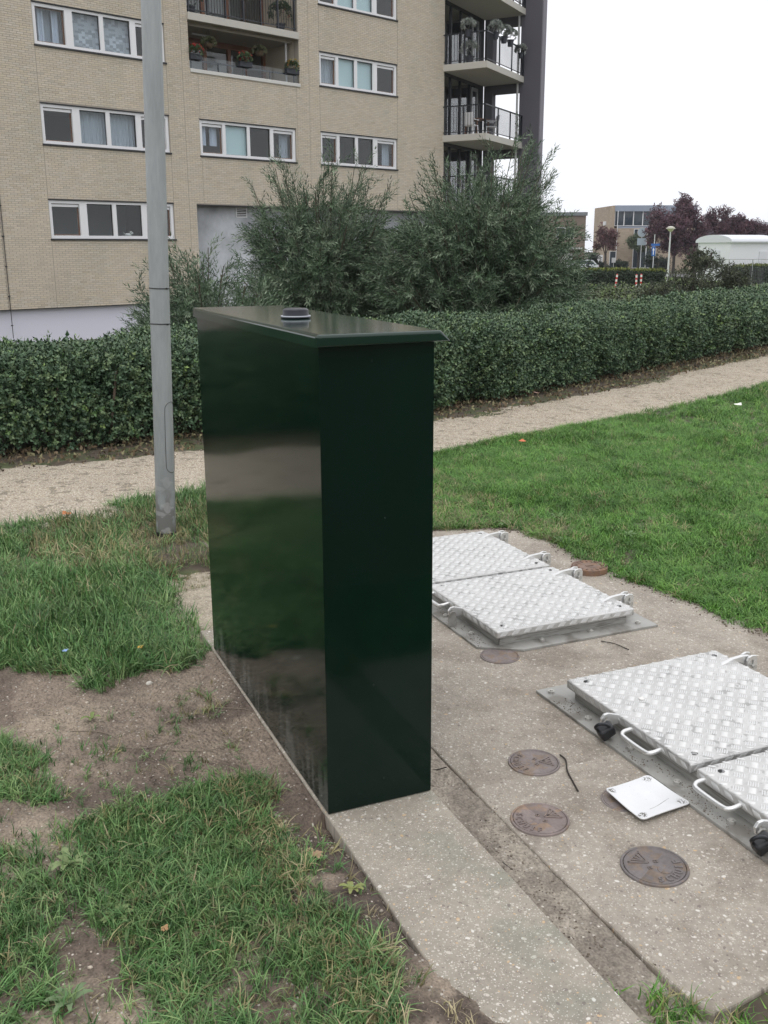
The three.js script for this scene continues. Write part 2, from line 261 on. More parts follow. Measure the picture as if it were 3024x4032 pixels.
// ---------------------------------------------------------------- the apartment building
const BX = 2.456, BZ = -31.917, BT = 0.3738;          // origin of the facade and its turn; local x runs along it, local z out of it
const flat = thing('apartment_building', 'tan brick apartment building with white window frames, recessed and corner balconies', 'building', [BX, 0, BZ], BT);
const inFlat = (s, y, n) => { const v = V(s, y, n).applyAxisAngle(UP, BT); return [v.x + BX, v.y, v.z + BZ]; };
{
  const ST = 2.85, TOP = 15.6;
  const M = {
    mortar: mat([0.38, 0.34, 0.285], 0.95), white: mat([0.76, 0.76, 0.77], 0.35), dark: mat([0.035, 0.035, 0.038], 0.7), sill: mat([0.03, 0.03, 0.032], 0.6),
    wood: mat([0.22, 0.095, 0.05], 0.45), concrete: mat([0.5, 0.48, 0.43], 0.85), slabWhite: mat([0.62, 0.61, 0.58], 0.8), steel: mat([0.012, 0.016, 0.022], 0.4),
    glass: phys([0.93, 0.96, 0.97], 0.01, { transmission: 1, thickness: 0, ior: 1.42 }), frost: mat([0.52, 0.66, 0.67], 0.6), curtain: mat([0.42, 0.45, 0.5], 0.9), sheer: mat([0.6, 0.64, 0.74], 0.9), room: mat([0.4, 0.36, 0.31], 0.95), alu: mat([0.55, 0.55, 0.55], 0.4),
  };
  const cols = {
    A: { s: [0, 4.62], panes: [[0.11, 1.08], [1.33, 2.26], [2.4, 3.36], [3.56, 4.51]] },
    B: { s: [5.86, 10.22], panes: [[5.98, 6.86], [6.99, 7.95], [8.07, 9.01], [9.16, 10.1]] },
    C: { s: [11.47, 15.68], panes: [[11.57, 12.34], [12.48, 13.33], [13.48, 14.33], [14.57, 15.56]] },
  };
  // what hangs behind each pane: d dark, g grey pleats, w white side drapes, f pale blind, p patterned panel, h half drape, s short white curtains
  const wins = [['A', 1.93, 'dddd'], ['A', 4.78, 'dggh'], ['A', 7.63, 'wppd'], ['A', 10.48, 'dggd'], ['C', 4.77, 'dddh'], ['C', 7.62, 'gffd'], ['C', 10.47, 'dffd'], ['B', 4.77, 'sfdh']];
  const WH = 1.19, holes = wins.map(([c, y]) => [cols[c].s[0], y, cols[c].s[1], y + WH]);
  const logHoles = [[5.57, 7.57, 10.45, 9.08], [5.57, 9.33, 10.42, 11.93], [5.57, 12.18, 10.42, 14.78]];
  const allHoles = [...holes, ...logHoles];
  const grey = [5.57, -1.4, 18.56, 3.13];
  { // wall behind the bricks
    const outer = [[-9, -0.21], [5.57, -0.21], [5.57, 3.13], [18.55, 3.13], [18.55, TOP], [-9, TOP]];
    const s = shape(outer, [...holes, [5.57, 7.57, 10.45, 9.08], [5.57, 9.33, 10.42, 11.93], [5.57, 12.18, 10.42, 14.78]].map((h) => rect(...h)));
    obj('wall', extrude(s, 0.28).translate(0, 0, -0.29), M.mortar, flat);
  }
  { // bricks, laid in running bond, stopping at openings and expansion joints
    const W = 0.21, H = 0.052, PX = 0.22, PY = 0.0625, joints = [-1.62, -0.012, 4.63, 5.26, 5.89, 10.29, 10.93, 11.46, 15.69], R = rng(71), list = [];
    for (let r = 0; r * PY < 13.4; r++) {
      const y = -0.21 + r * PY, yc = y + H / 2; if (Math.abs(yc - 4.06) < 0.03) { /* the bed joint with weep slots */ }
      const cut = [];
      for (const h of allHoles) if (yc > h[1] - 0.02 && yc < h[3] + 0.035) cut.push([h[0] - 0.004, h[2] + 0.004]);
      if (yc < 3.13 + 0.02) cut.push([5.57, 30]);
      for (const j of joints) cut.push([j - 0.011, j + 0.011]);
      cut.sort((a, b) => a[0] - b[0]);
      let x = -4.4; const spans = [];
      for (const [a, b] of cut) { if (a > x) spans.push([x, a]); x = Math.max(x, b); }
      if (x < 18.55) spans.push([x, 18.55]);
      for (const [a, b] of spans) {
        const k0 = Math.floor((a - (r % 2) * PX / 2) / PX) - 1;
        for (let k = k0; ; k++) {
          const l = Math.max(a, k * PX + (r % 2) * PX / 2), q = Math.min(b, k * PX + (r % 2) * PX / 2 + W);
          if (k * PX > b) break; if (q - l < 0.02) continue;
          const tone = 0.91 + 0.13 * R() + 0.1 * (fbm(l * 0.4, y * 0.4, 200, 3) - 0.5) + (R() < 0.05 ? -0.1 : 0), w = R();
          const green = sstep(0.5, 0.75, fbm(l * 0.9 + 5, y * 0.35, 205, 4));
          list.push({ l, q, y, hh: H * (0.96 + 0.06 * R()), z: -0.0015 * R(), c: [0.58 * tone, 0.512 * tone * (0.98 + 0.04 * w), 0.412 * tone * (0.94 + 0.12 * w)].map((v, i) => v * lerp(1, [0.92, 0.94, 0.94][i], green)) });
        }
      }
    }
    const near = list.filter((b) => b.l > -1.25 && b.q < 3.0 && b.y > 0.15 && b.y < 2.6).sort((a, b) => (a.l * 0.42 + Math.abs(a.y - 1.2) * 0.25) - (b.l * 0.42 + Math.abs(b.y - 1.2) * 0.25)).slice(0, 300), pick = new Set(near);
    const unit = box(1, 1, 0.05, 0, 0, -0.025), tones = [0, 1, 2, 3, 4].map((k) => mat([0.5 + 0.04 * k, 0.441 + 0.0353 * k, 0.355 + 0.0284 * k], 0.93));
    for (const b of near) { const o = obj('brick', unit, tones[clamp(Math.round((b.c[0] - 0.5) / 0.04), 0, 4)], flat); o.position.set((b.l + b.q) / 2, b.y + H / 2, b.z); o.scale.set(b.q - b.l, b.hh, 1); }
    const m4 = new THREE.Matrix4();
    scatter('brick_courses', unit, mat([1, 1, 1], 0.93), list.filter((b) => !pick.has(b)).map((b) => ({ m: m4.clone().compose(V((b.l + b.q) / 2, b.y + H / 2, b.z), new THREE.Quaternion(), V(b.q - b.l, b.hh, 1)), c: lin(...b.c) })), flat);
  }
  const pleats = (w, h, n, amp, seed) => { const R = rng(seed), ph = [...Array(5)].map(() => R() * 6); const g = gridSheet(n * 8, 4, (u, v) => [u * w - w / 2, v * h, amp * Math.sin(u * n * 6.283 + 0.9 * Math.sin(u * 9 + ph[0])) + amp * 0.5 * Math.sin(u * 31 + ph[1]), u, v]); return g; };
  const patTex = tex(128, 128, (u, v) => { const a = Math.floor(u * 9), b = Math.floor(v * 16), q = hash2(a, b, 8) > 0.7 ? 0.34 : hash2(a, Math.floor(b / 3), 9) > 0.7 ? 0.58 : 0.46; return [q * 0.92, q * 0.97, q * 1.06]; });
  const pat = mat([1, 1, 1], 0.9, { map: patTex });
  let seed = 1;
  for (const [cn, y0, kinds] of wins) {
    const c = cols[cn], [s0, s1] = c.s, y1 = y0 + WH;
    const holesP = c.panes.map(([a, b], k) => rect(a, y0 + 0.1, b, y1 - (k === 0 || k === 3 ? 0.1 : 0.085)));
    const fr = obj('window', extrude(shape(rect(s0 + 0.012, y0 + 0.012, s1 - 0.012, y1 - 0.012), holesP), 0.075, { bevelEnabled: true, bevelSize: 0.004, bevelThickness: 0.004, bevelSegments: 1 }).translate(0, 0, -0.125), M.white, flat);
    obj('sill', rbox(s1 - s0 + 0.06, 0.055, 0.17, 0.01, (s0 + s1) / 2, y0 - 0.02, -0.04), M.sill, fr);
    obj('lintel', box(s1 - s0 + 0.02, 0.03, 0.16, (s0 + s1) / 2, y1 + 0.012, -0.075), M.dark, fr);
    c.panes.forEach(([a, b], k) => {
      const w = b - a, ph = WH - 0.2, mx = (a + b) / 2, sash = k === 0 || k === 3, kd = kinds[k];
      obj('pane', box(w + 0.02, ph + 0.02, 0.008, mx, y0 + 0.1 + ph / 2, sash ? -0.135 : -0.112), M.glass, fr);
      if (sash) {
        obj('sash', extrude(shape(rect(a - 0.03, y0 + 0.07, b + 0.03, y1 - 0.07), [rect(a + 0.045, y0 + 0.14, b - 0.045, y1 - 0.14)]), 0.03).translate(0, 0, -0.175), M.wood, fr);
        if (hash2(seed, k, 5) > 0.3 || y0 < 5) obj('vent_grille', box(w - 0.04, 0.08, 0.035, mx, y1 - 0.16, -0.11), M.white, fr);
      } else obj('glazing_bead', extrude(shape(rect(a, y0 + 0.1, b, y0 + 0.1 + ph), [rect(a + 0.015, y0 + 0.115, b - 0.015, y0 + 0.085 + ph)]), 0.02).translate(0, 0, -0.11), M.dark, fr);
      const zc = -0.34, yb = y0 + 0.06, put = (g, m, x) => { const o = obj('curtain', g, m, fr); o.position.set(x, yb, zc); return o; };
      seed++;
      if (kd === 'g') put(pleats(w + 0.2, 1.1, 9, 0.02, seed), M.curtain, mx);
      if (kd === 'w') { put(pleats(0.22, 1.1, 3, 0.02, seed), M.sheer, a + 0.3); put(pleats(0.22, 1.1, 3, 0.02, seed + 40), M.sheer, b - 0.2); put(pleats(w + 0.2, 1.1, 8, 0.01, seed + 7), M.curtain, mx).position.z = -0.5; }
      if (kd === 'f') put(gridSheet(2, 2, (u, v) => [(u - 0.5) * (w + 0.1), v * 1.12, 0, u, v]), M.frost, mx).position.z = -0.2;
      if (kd === 'p') put(gridSheet(2, 2, (u, v) => [(u - 0.5) * (w + 0.12), v * 1.12, 0, u, v]), pat, mx).position.z = -0.26;
      if (kd === 'h') put(pleats(w * 0.45, 1.1, 5, 0.02, seed), M.curtain, b - w * 0.25);
      if (kd === 's') for (const x of [a + 0.2, b - 0.22]) put(pleats(0.3, 0.78, 4, 0.02, seed + x), M.sheer, x).position.y = y0 + 0.38;
    });
  }
  // rendered base courses
  const plaster = tex(512, 512, (u, v) => { const a = fbm(u * 5, v * 5, 210, 5, 5), b = fbm(u * 60, v * 60, 211, 2, 60), k = (0.35 + 1.3 * a) * (0.93 + 0.14 * b); return [0.45 * k, 0.465 * k, 0.49 * k]; });
  const bm = mat([1, 1, 1], 0.9, { map: plaster });
  const gw = extrude(shape(rect(grey[0], grey[1], grey[2], grey[3])), 0.2); const gu = gw.attributes.uv, gp = gw.attributes.position; for (let i = 0; i < gp.count; i++) gu.setXY(i, gp.getX(i) / 6, gp.getY(i) / 6);
  obj('rendered_wall', gw.translate(0, 0, -0.6), bm, flat);
  obj('reveal', box(0.2, 4.4, 0.4, 5.468, 0.93, -0.29), M.mortar, flat);
  obj('soffit', box(13, 0.1, 0.4, 12.06, 3.185, -0.5), M.dark, flat);
  obj('plinth', box(14.5, 1.3, 0.2, -1.76, -0.86, -0.28), mat([0.66, 0.66, 0.74], 0.85), flat);
  obj('bottom_flashing', box(14.55, 0.03, 0.1, -1.73, -0.222, -0.055), M.dark, flat);
  obj('bottom_flashing', box(12.98, 0.035, 0.12, 12.06, 3.112, -0.06), M.dark, flat);
  for (const [x, y] of [[7.91, -0.37], [7.8, 2.9], [13.1, 2.85]]) { const f = obj('vent', extrude(shape(rect(x - 0.25, y - 0.18, x + 0.25, y + 0.18), [rect(x - 0.22, y - 0.15, x + 0.22, y + 0.15)]), 0.03).translate(0, 0, -0.395), M.white, flat); obj('backing', box(0.44, 0.3, 0.01, x, y, -0.39), M.dark, f); for (let k = 0; k < 5; k++) obj('slat', box(0.44, 0.022, 0.03, x, y - 0.12 + k * 0.06, -0.378), M.white, f); }
  // conductor cable down the left end
  const cb = obj('conductor_cable', merge([cyl(0.012, 0.012, 15, 8, -1.59, 6.4, 0.03), ...[...Array(11)].map((_, k) => box(0.05, 0.035, 0.05, -1.59, -0.7 + k * 0.9, 0.02))]), M.dark, flat);
  // body of the block
  const body = [[-9, -0.35], [18.4, -0.35], [22.75, -1.7], [20.6, -12], [-9, -12]];
  for (const [k, y] of [0.5, 3.3, 6.2, 9.05, 11.9, 14.75].entries()) obj('floor_slab', extrude(shape(body.map(([a, b]) => [a, y < 3 && b > -1 ? 0.65 : -b])), 0.2).rotateX(-Math.PI / 2).translate(0, y - 0.05, 0), M.room, flat);
  obj('roof', extrude(shape([[-9.2, 0.1], [18.7, 0.1], [23.1, -1.4], [20.7, -12.2], [-9.2, -12.2]].map(([a, b]) => [a, -b])), 0.25).rotateX(-Math.PI / 2).translate(0, TOP, 0), M.dark, flat);
  obj('side_wall', box(0.2, 17, 11.4, -9.11, 7.1, -6.1), M.mortar, flat); obj('rear_wall', box(29.6, 17, 0.2, 5.8, 7.1, -12.12), M.mortar, flat);
  obj('end_wall', bar([22.72, 7.1, -1.75], [20.58, 7.1, -12], 0.2, 17), M.dark, flat);
  for (const x of [5.2, 10.95, 16.5]) obj('partition', box(0.15, 16, 9.4, x, 7.3, -7.2), M.room, flat);
  obj('partition', box(27, 16.5, 0.12, 4.6, 7.2, -4.1), mat([0.55, 0.54, 0.52], 0.95), flat);
  // ---- recessed balconies
  for (const [k, [a, y0, b, y1]] of logHoles.entries()) {
    const z1 = -2.0, fl = k === 0 ? 6.45 : y0, LP = [[0.06, 0.7], [0.78, 2.0], [2.14, 3.1], [3.24, 3.9], [3.98, 4.75]];
    obj('balcony_floor', box(b - a + 0.4, 0.24, 1.75, (a + b) / 2, fl - 0.124, -1.17), k ? M.slabWhite : M.concrete, flat);
    if (k) obj('slab_edge', rbox(b - a + 0.02, 0.24, 0.34, 0.01, (a + b) / 2, fl - 0.122, -0.1), M.concrete, flat);
    for (const x of [a - 0.05, b + 0.05]) obj('reveal', box(0.1, y1 - fl + 0.35, 1.72, x, (y1 + fl) / 2 + 0.05, -1.155), mat([0.56, 0.495, 0.4], 0.95), flat);
    const bw = obj('balcony_front', extrude(shape(rect(a - 0.1, fl, b + 0.1, y1 + 0.5), LP.map(([p, q]) => rect(a + p, fl + 0.12, a + q, fl + 2.35))), 0.12).translate(0, 0, z1 - 0.1), M.wood, flat);
    for (const [p, q] of LP) obj('pane', box(q - p, 2.23, 0.01, a + (p + q) / 2, fl + 1.235, z1 - 0.05), M.glass, bw);
    if (k === 0) {
      const cp = obj('coping', rbox(b - a + 0.02, 0.12, 0.36, 0.012, (a + b) / 2 + 0.02, y0 - 0.06, -0.14), M.slabWhite, flat);
      for (let i = 0; i < 4; i++) obj('windscreen', box((b - a) / 4 - 0.04, 0.42, 0.01, a + ((i + 0.5) * (b - a)) / 4, y0 + 0.22, -0.06), M.glass, flat);
      obj('handrail', box(b - a - 0.1, 0.05, 0.05, (a + b) / 2, y0 + 0.3, -0.14), M.steel, flat);
      for (let i = 0; i < 5; i++) obj('rail_post', box(0.035, 0.3, 0.035, a + 0.15 + (i * (b - a - 0.3)) / 4, y0 + 0.15, -0.14), M.steel, flat);
      obj('light_fitting', box(0.75, 0.05, 0.1, 6.9, 8.95, -1.2), M.alu, flat);
      obj('downpipe', merge([cyl(0.04, 0.04, 1.5, 10, 10.2, 8.3, -0.45)]), M.alu, flat);
    } else {
      obj('handrail', box(b - a - 0.04, 0.05, 0.05, (a + b) / 2, y0 + 1.1, -0.06), M.steel, flat);
      obj('bottom_rail', box(b - a - 0.04, 0.03, 0.03, (a + b) / 2, y0 + 0.12, -0.06), M.steel, flat);
      for (let i = 0; i < 7; i++) obj('rail_post', box(0.05, 1.08, 0.05, a + 0.1 + (i * (b - a - 0.2)) / 6, y0 + 0.54, -0.06), M.steel, flat);
      for (let i = 0; i < 40; i++) { const x = a + 0.12 + (i * (b - a - 0.24)) / 39; obj('baluster', box(0.014, 0.96, 0.014, x, y0 + 0.61, -0.06), M.steel, flat); }
    }
  }
  // ---- corner balconies, their glazing and the dark fin wall
  const Q = [19.05, 1.93], Rr = [23.4, 0.5], Gp = [22.9, -1.43], L0 = [18.5, 0], finD = [0.25, 0.968];
  const fin = mat([0.11, 0.104, 0.122], 0.9), finE = mat([0.22, 0.21, 0.24], 0.85), frame = mat([0.02, 0.021, 0.025], 0.45), pale = mat([0.24, 0.25, 0.26], 0.5), soff = mat([0.36, 0.34, 0.31], 0.85);
  const lv = [3.46, 6.31, 9.14, 11.97, 14.8];
  { // fin
    const len = 2.8, hs = lv.slice(0, 4).map((y) => rect(0.42, y + 0.02, 1.8, y + 2.2));
    const g = extrude(shape(rect(0, -1.35, len, 15.7), hs), 0.4), a = Math.atan2(finD[1], finD[0]);
    g.applyMatrix4(new THREE.Matrix4().makeRotationY(-a)); g.translate(Gp[0] + 0.42 * finD[1], 0, Gp[1] - 0.42 * finD[0]);
    obj('fin_wall', g, fin, flat);
    const e = [Gp[0] + (len + 0.03) * finD[0] + 0.22 * finD[1], Gp[1] + (len + 0.03) * finD[1] - 0.22 * finD[0]];
    const eg = box(0.42, 17.05, 0.05, 0, 0, 0).applyMatrix4(new THREE.Matrix4().makeRotationY(-a + Math.PI / 2)); obj('fin_edge', eg.translate(e[0], 7.18, e[1]), finE, flat);
  }
  lv.forEach((y, k) => {
    const sl = obj('corner_balcony', extrude(shape([L0, Q, Rr, Gp].map(([a, b]) => [a, -b])), 0.25, { bevelEnabled: true, bevelSize: 0.008, bevelThickness: 0.008, bevelSegments: 1 }).rotateX(-Math.PI / 2).translate(0, y - 0.258, 0), M.concrete, flat);
    if (k === 4) return;
    // glazing
    const Lg = Math.hypot(Gp[0] - 18.55, Gp[1]), ang = Math.atan2(Gp[1], Gp[0] - 18.55), put = (g) => g.applyMatrix4(new THREE.Matrix4().makeRotationY(-ang)).translate(18.55, 0, 0);
    const op = [[0.08, 0.75], [0.83, 1.85], [1.95, 2.95], [3.1, 3.55]];
    const gl = obj('glazed_front', put(extrude(shape(rect(0, y, Lg, y + 2.6), op.map(([a, b]) => rect(a, y + 0.08, b, y + 2.45))), 0.1).translate(0, 0, -0.12)), frame, flat);
    for (const [a, b] of op.slice(0, 3)) obj('pane', put(box(b - a + 0.02, 2.39, 0.01, (a + b) / 2, y + 1.265, -0.08)), M.glass, gl);
    obj('door', put(extrude(shape(rect(3.0, y + 0.05, 3.75, y + 2.35), [rect(3.1, y + 0.25, 3.65, y + 2.2)]), 0.06).translate(0, 0, -0.01)), pale, flat);
    obj('pane', put(box(0.57, 1.97, 0.01, 3.375, y + 1.225, 0.0)), M.glass, gl);
    // railing
    for (const [A, B, np] of [[L0, Q, 2], [Q, Rr, 3]]) {
      const l = Math.hypot(B[0] - A[0], B[1] - A[1]), at = (t, yy) => [lerp(A[0], B[0], t) + (k % 2 ? 0 : 0), yy, lerp(A[1], B[1], t) - 0.04];
      obj('handrail', bar(at(0, y + 1.15), at(1, y + 1.15), 0.05, 0.05), M.steel, sl); obj('bottom_rail', bar(at(0, y + 0.1), at(1, y + 0.1), 0.03, 0.03), M.steel, sl);
      for (let i = 0; i <= np; i++) obj('rail_post', bar(at(i / np, y), at(i / np, y + 1.14), 0.05, 0.05), M.steel, sl);
      const bs = [], n = Math.round(l / 0.13); for (let i = 1; i < n; i++) bs.push(bar(at(i / n, y + 0.1), at(i / n, y + 1.13), 0.014, 0.014));
      obj('baluster_row', merge(bs), M.steel, sl).userData.kind = 'stuff';
    }
    obj('downpipe', cyl(0.05, 0.05, 2.58, 10, Rr[0] - 0.12, y + 1.3, Rr[1] - 0.25), M.alu, flat);
  });
}
// things standing and hanging on the balconies
{ // a plush toy on the sill of the lowest window
  const t = thing('plush_toy', 'small grey plush toy on sill behind the lowest dark window', 'toy', inFlat(2.9, 2.0, -0.2), BT), m = mat([0.55, 0.53, 0.5], 0.95), ball = (r, x, y, z, sx = 1, sy = 1) => new THREE.SphereGeometry(r, 14, 10).scale(sx, sy, 1).translate(x, y, z);
  obj('body', merge([ball(0.07, -0.04, 0.07, 0, 1.6, 0.9), ball(0.055, 0.09, 0.13, 0), ball(0.03, 0.14, 0.12, 0.01)]), m, t);
  for (const z of [-0.045, 0.045]) obj('ear', ball(0.025, 0.08, 0.17, z, 0.7, 1.3), m, t); for (const [x, z] of [[-0.12, 0.04], [0.04, 0.05]]) obj('paw', ball(0.03, x, 0.03, z, 1.3, 0.9), m, t); obj('tail', tube([[-0.14, 0.08, 0], [-0.19, 0.13, 0], [-0.2, 0.17, 0]], 0.014, 6, 10), m, t);
}
const leafMat = mat([1, 1, 1], 0.75, { side: THREE.DoubleSide });
function bushel(name, n, r, cols, seed, parent, y0 = 0, sy = 0.8, llen = 0.09) { // a small plant's leaves
  const R = rng(seed), lf = leaf(llen, llen * 0.42), g = sprig([{ ...lf, m: new THREE.Matrix4() }, { ...lf, m: new THREE.Matrix4().makeRotationZ(0.9).setPosition(0, 0.01, 0) }, { ...lf, m: new THREE.Matrix4().makeRotationZ(-0.9).setPosition(0, 0.01, 0) }]), list = [];
  for (let i = 0; i < n; i++) { const d = V(R() * 2 - 1, R() * 1.5 - 0.35, R() * 2 - 1).normalize(), k = r * (0.35 + 0.65 * Math.cbrt(R())), c = cols[Math.floor(R() * cols.length)], t = 0.7 + 0.6 * R(); list.push({ m: place(V(d.x * k, y0 + d.y * k * sy, d.z * k), d.clone().add(V(0, 0.4, 0)), R() * 6.28, 0.7 + 0.6 * R()), c: lin(c[0] * t, c[1] * t, c[2] * t) }); }
  return scatter(name, g, leafMat, list, parent);
}
{
  const potM = mat([0.03, 0.035, 0.045], 0.6), green = [[0.05, 0.09, 0.035], [0.08, 0.11, 0.05]], red = [[0.5, 0.03, 0.025]], grey = [[0.34, 0.36, 0.34], [0.22, 0.25, 0.22]];
  const flower = (i, s, y, n, label, w, extra, group) => {
    const t = thing('flower_box', label, 'flower box', inFlat(s, y, n), BT, group);
    obj('trough', merge([rbox(w, 0.16, 0.17, 0.02, 0, 0.08, 0), rbox(w + 0.03, 0.025, 0.2, 0.01, 0, 0.165, 0)]), potM, t);
    bushel('foliage', 130, 0.24, green, 300 + i, t, 0.26, 0.8); bushel('blossom', 34, 0.27, extra, 330 + i, t, 0.32, 0.8, 0.06); return t;
  };
  flower(0, 5.83, 7.86, 0.0, 'black flower box with red geraniums at windscreen end by brick corner', 0.45, red);
  flower(1, 7.94, 7.86, 0.0, 'black flower box with small red flowers in middle of glass windscreen', 0.55, red);
  flower(2, 10.1, 7.86, 0.0, 'black flower box with orange and yellow flowers beside grey downpipe', 0.6, [[0.45, 0.16, 0.03], [0.4, 0.3, 0.05]]);
  for (const [i, s, l] of [[0, 5.95, 'dark leafy plant at end of barred upper balcony above geranium box'], [1, 9.9, 'dark leafy plant on upper barred balcony above grey downpipe']]) { const t = thing('balcony_plant', l, 'plant', inFlat(s, 9.33, -0.35), BT); obj('pot', merge([cyl(0.17, 0.13, 0.26, 14, 0, 0.13, 0), cyl(0.185, 0.185, 0.03, 14, 0, 0.255, 0)]), potM, t); bushel('foliage', 240, 0.42, [[0.03, 0.06, 0.025], [0.05, 0.07, 0.03]], 360 + i, t, 0.6, 1.0); bushel('blossom', 14, 0.4, red, 370 + i, t, 0.6, 1, 0.05); }
  for (const [i, s, l] of [[0, 6.75, 'round hanging basket of dry grass below balcony ceiling above glass doors'], [1, 8.97, 'trailing hanging basket below balcony ceiling nearer the grey downpipe']]) {
    const t = thing('hanging_basket', l, 'hanging basket', inFlat(s, 8.42, -0.5), BT);
    obj('basket', new THREE.SphereGeometry(0.17, 16, 8, 0, 6.283, Math.PI / 2, Math.PI / 2).translate(0, 0.14, 0), mat([0.12, 0.085, 0.05], 0.95, { side: THREE.DoubleSide }), t);
    obj('hanger', merge([0, 2.1, 4.2].map((a) => polyline([[0.16 * Math.cos(a), 0.14, 0.16 * Math.sin(a)], [0, 0.66, 0]], 0.004, 4))), M_dark(), t);
    bushel('foliage', 150, 0.23, [[0.17, 0.16, 0.09], [0.1, 0.12, 0.05]], 380 + i, t, 0.16, 0.7, 0.1);
  }
  const Q = [19.05, 1.93], Rr = [23.4, 0.5];
  const potted = (i, s, n, y, sc, l, group) => { const t = thing('potted_plant', l, 'potted plant', inFlat(s, y, n), BT + i, group); obj('pot', merge([cyl(0.15 * sc, 0.11 * sc, 0.26 * sc, 14, 0, 0.13 * sc, 0), cyl(0.165 * sc, 0.165 * sc, 0.03, 14, 0, 0.25 * sc, 0)]), potM, t); bushel('foliage', 130, 0.28 * sc, grey, 400 + i, t, 0.46 * sc, 0.8, 0.11); return t; };
  potted(0, 18.85, 1.05, 10.12, 1.0, 'grey leafed potted plant hung alone on short side of balcony railing');
  for (const [i, t] of [[1, 0.2], [2, 0.42], [3, 0.6], [4, 0.9]]) potted(i, lerp(Q[0], Rr[0], t) + 0.04, lerp(Q[1], Rr[1], t) - 0.04, i === 4 ? 9.85 : 10.12, i === 4 ? 0.8 : 1.0, ['', 'grey leafed potted plant next to the corner of the balcony railing', 'second grey leafed potted plant from the balcony railing corner', 'third grey leafed potted plant from the balcony railing corner', 'smaller potted plant on the balcony railing beside the dark fin wall'][i], 'pots along the corner balcony railing');
  potted(5, 19.3, 0.75, 9.14, 1.3, 'tall potted plant standing on floor of planted corner balcony');
  const wm = mat([0.72, 0.72, 0.74], 0.45);
  for (const [i, s, n, turn, l] of [[0, 19.45, 0.75, 2.2, 'white plastic garden chair at brown table on short side of corner balcony'], [1, 20.6, 0.9, -1.8, 'white plastic garden chair at brown table near long balcony railing']]) {
    const t = thing('garden_chair', l, 'chair', inFlat(s, 6.31, n), turn);
    obj('seat', rbox(0.5, 0.04, 0.5, 0.015, 0, 0.42, 0), wm, t); const b = rbox(0.52, 0.5, 0.04, 0.018, 0, 0.25, 0).rotateX(-0.2).translate(0, 0.42, -0.25); obj('backrest', b, wm, t);
    for (const [x, z] of [[-0.22, -0.22], [0.22, -0.22], [-0.22, 0.22], [0.22, 0.22]]) obj('leg', bar([x, 0.41, z], [x * 1.15, 0, z * 1.15], 0.05, 0.04), wm, t);
    for (const x of [-0.27, 0.27]) obj('armrest', rbox(0.06, 0.035, 0.5, 0.015, x, 0.64, 0), wm, t);
  }
  const tb = thing('garden_table', 'brown wooden garden table on corner balcony with white chairs', 'table', inFlat(20.1, 6.31, 0.55), BT), tm = mat([0.13, 0.055, 0.03], 0.5);
  obj('tabletop', rbox(0.9, 0.04, 0.8, 0.01, 0, 0.72, 0), tm, tb); for (const [x, z] of [[-0.38, -0.33], [0.38, -0.33], [-0.38, 0.33], [0.38, 0.33]]) obj('leg', box(0.06, 0.7, 0.06, x, 0.35, z), tm, tb);
}
function M_dark() { return mat([0.03, 0.03, 0.03], 0.6); }
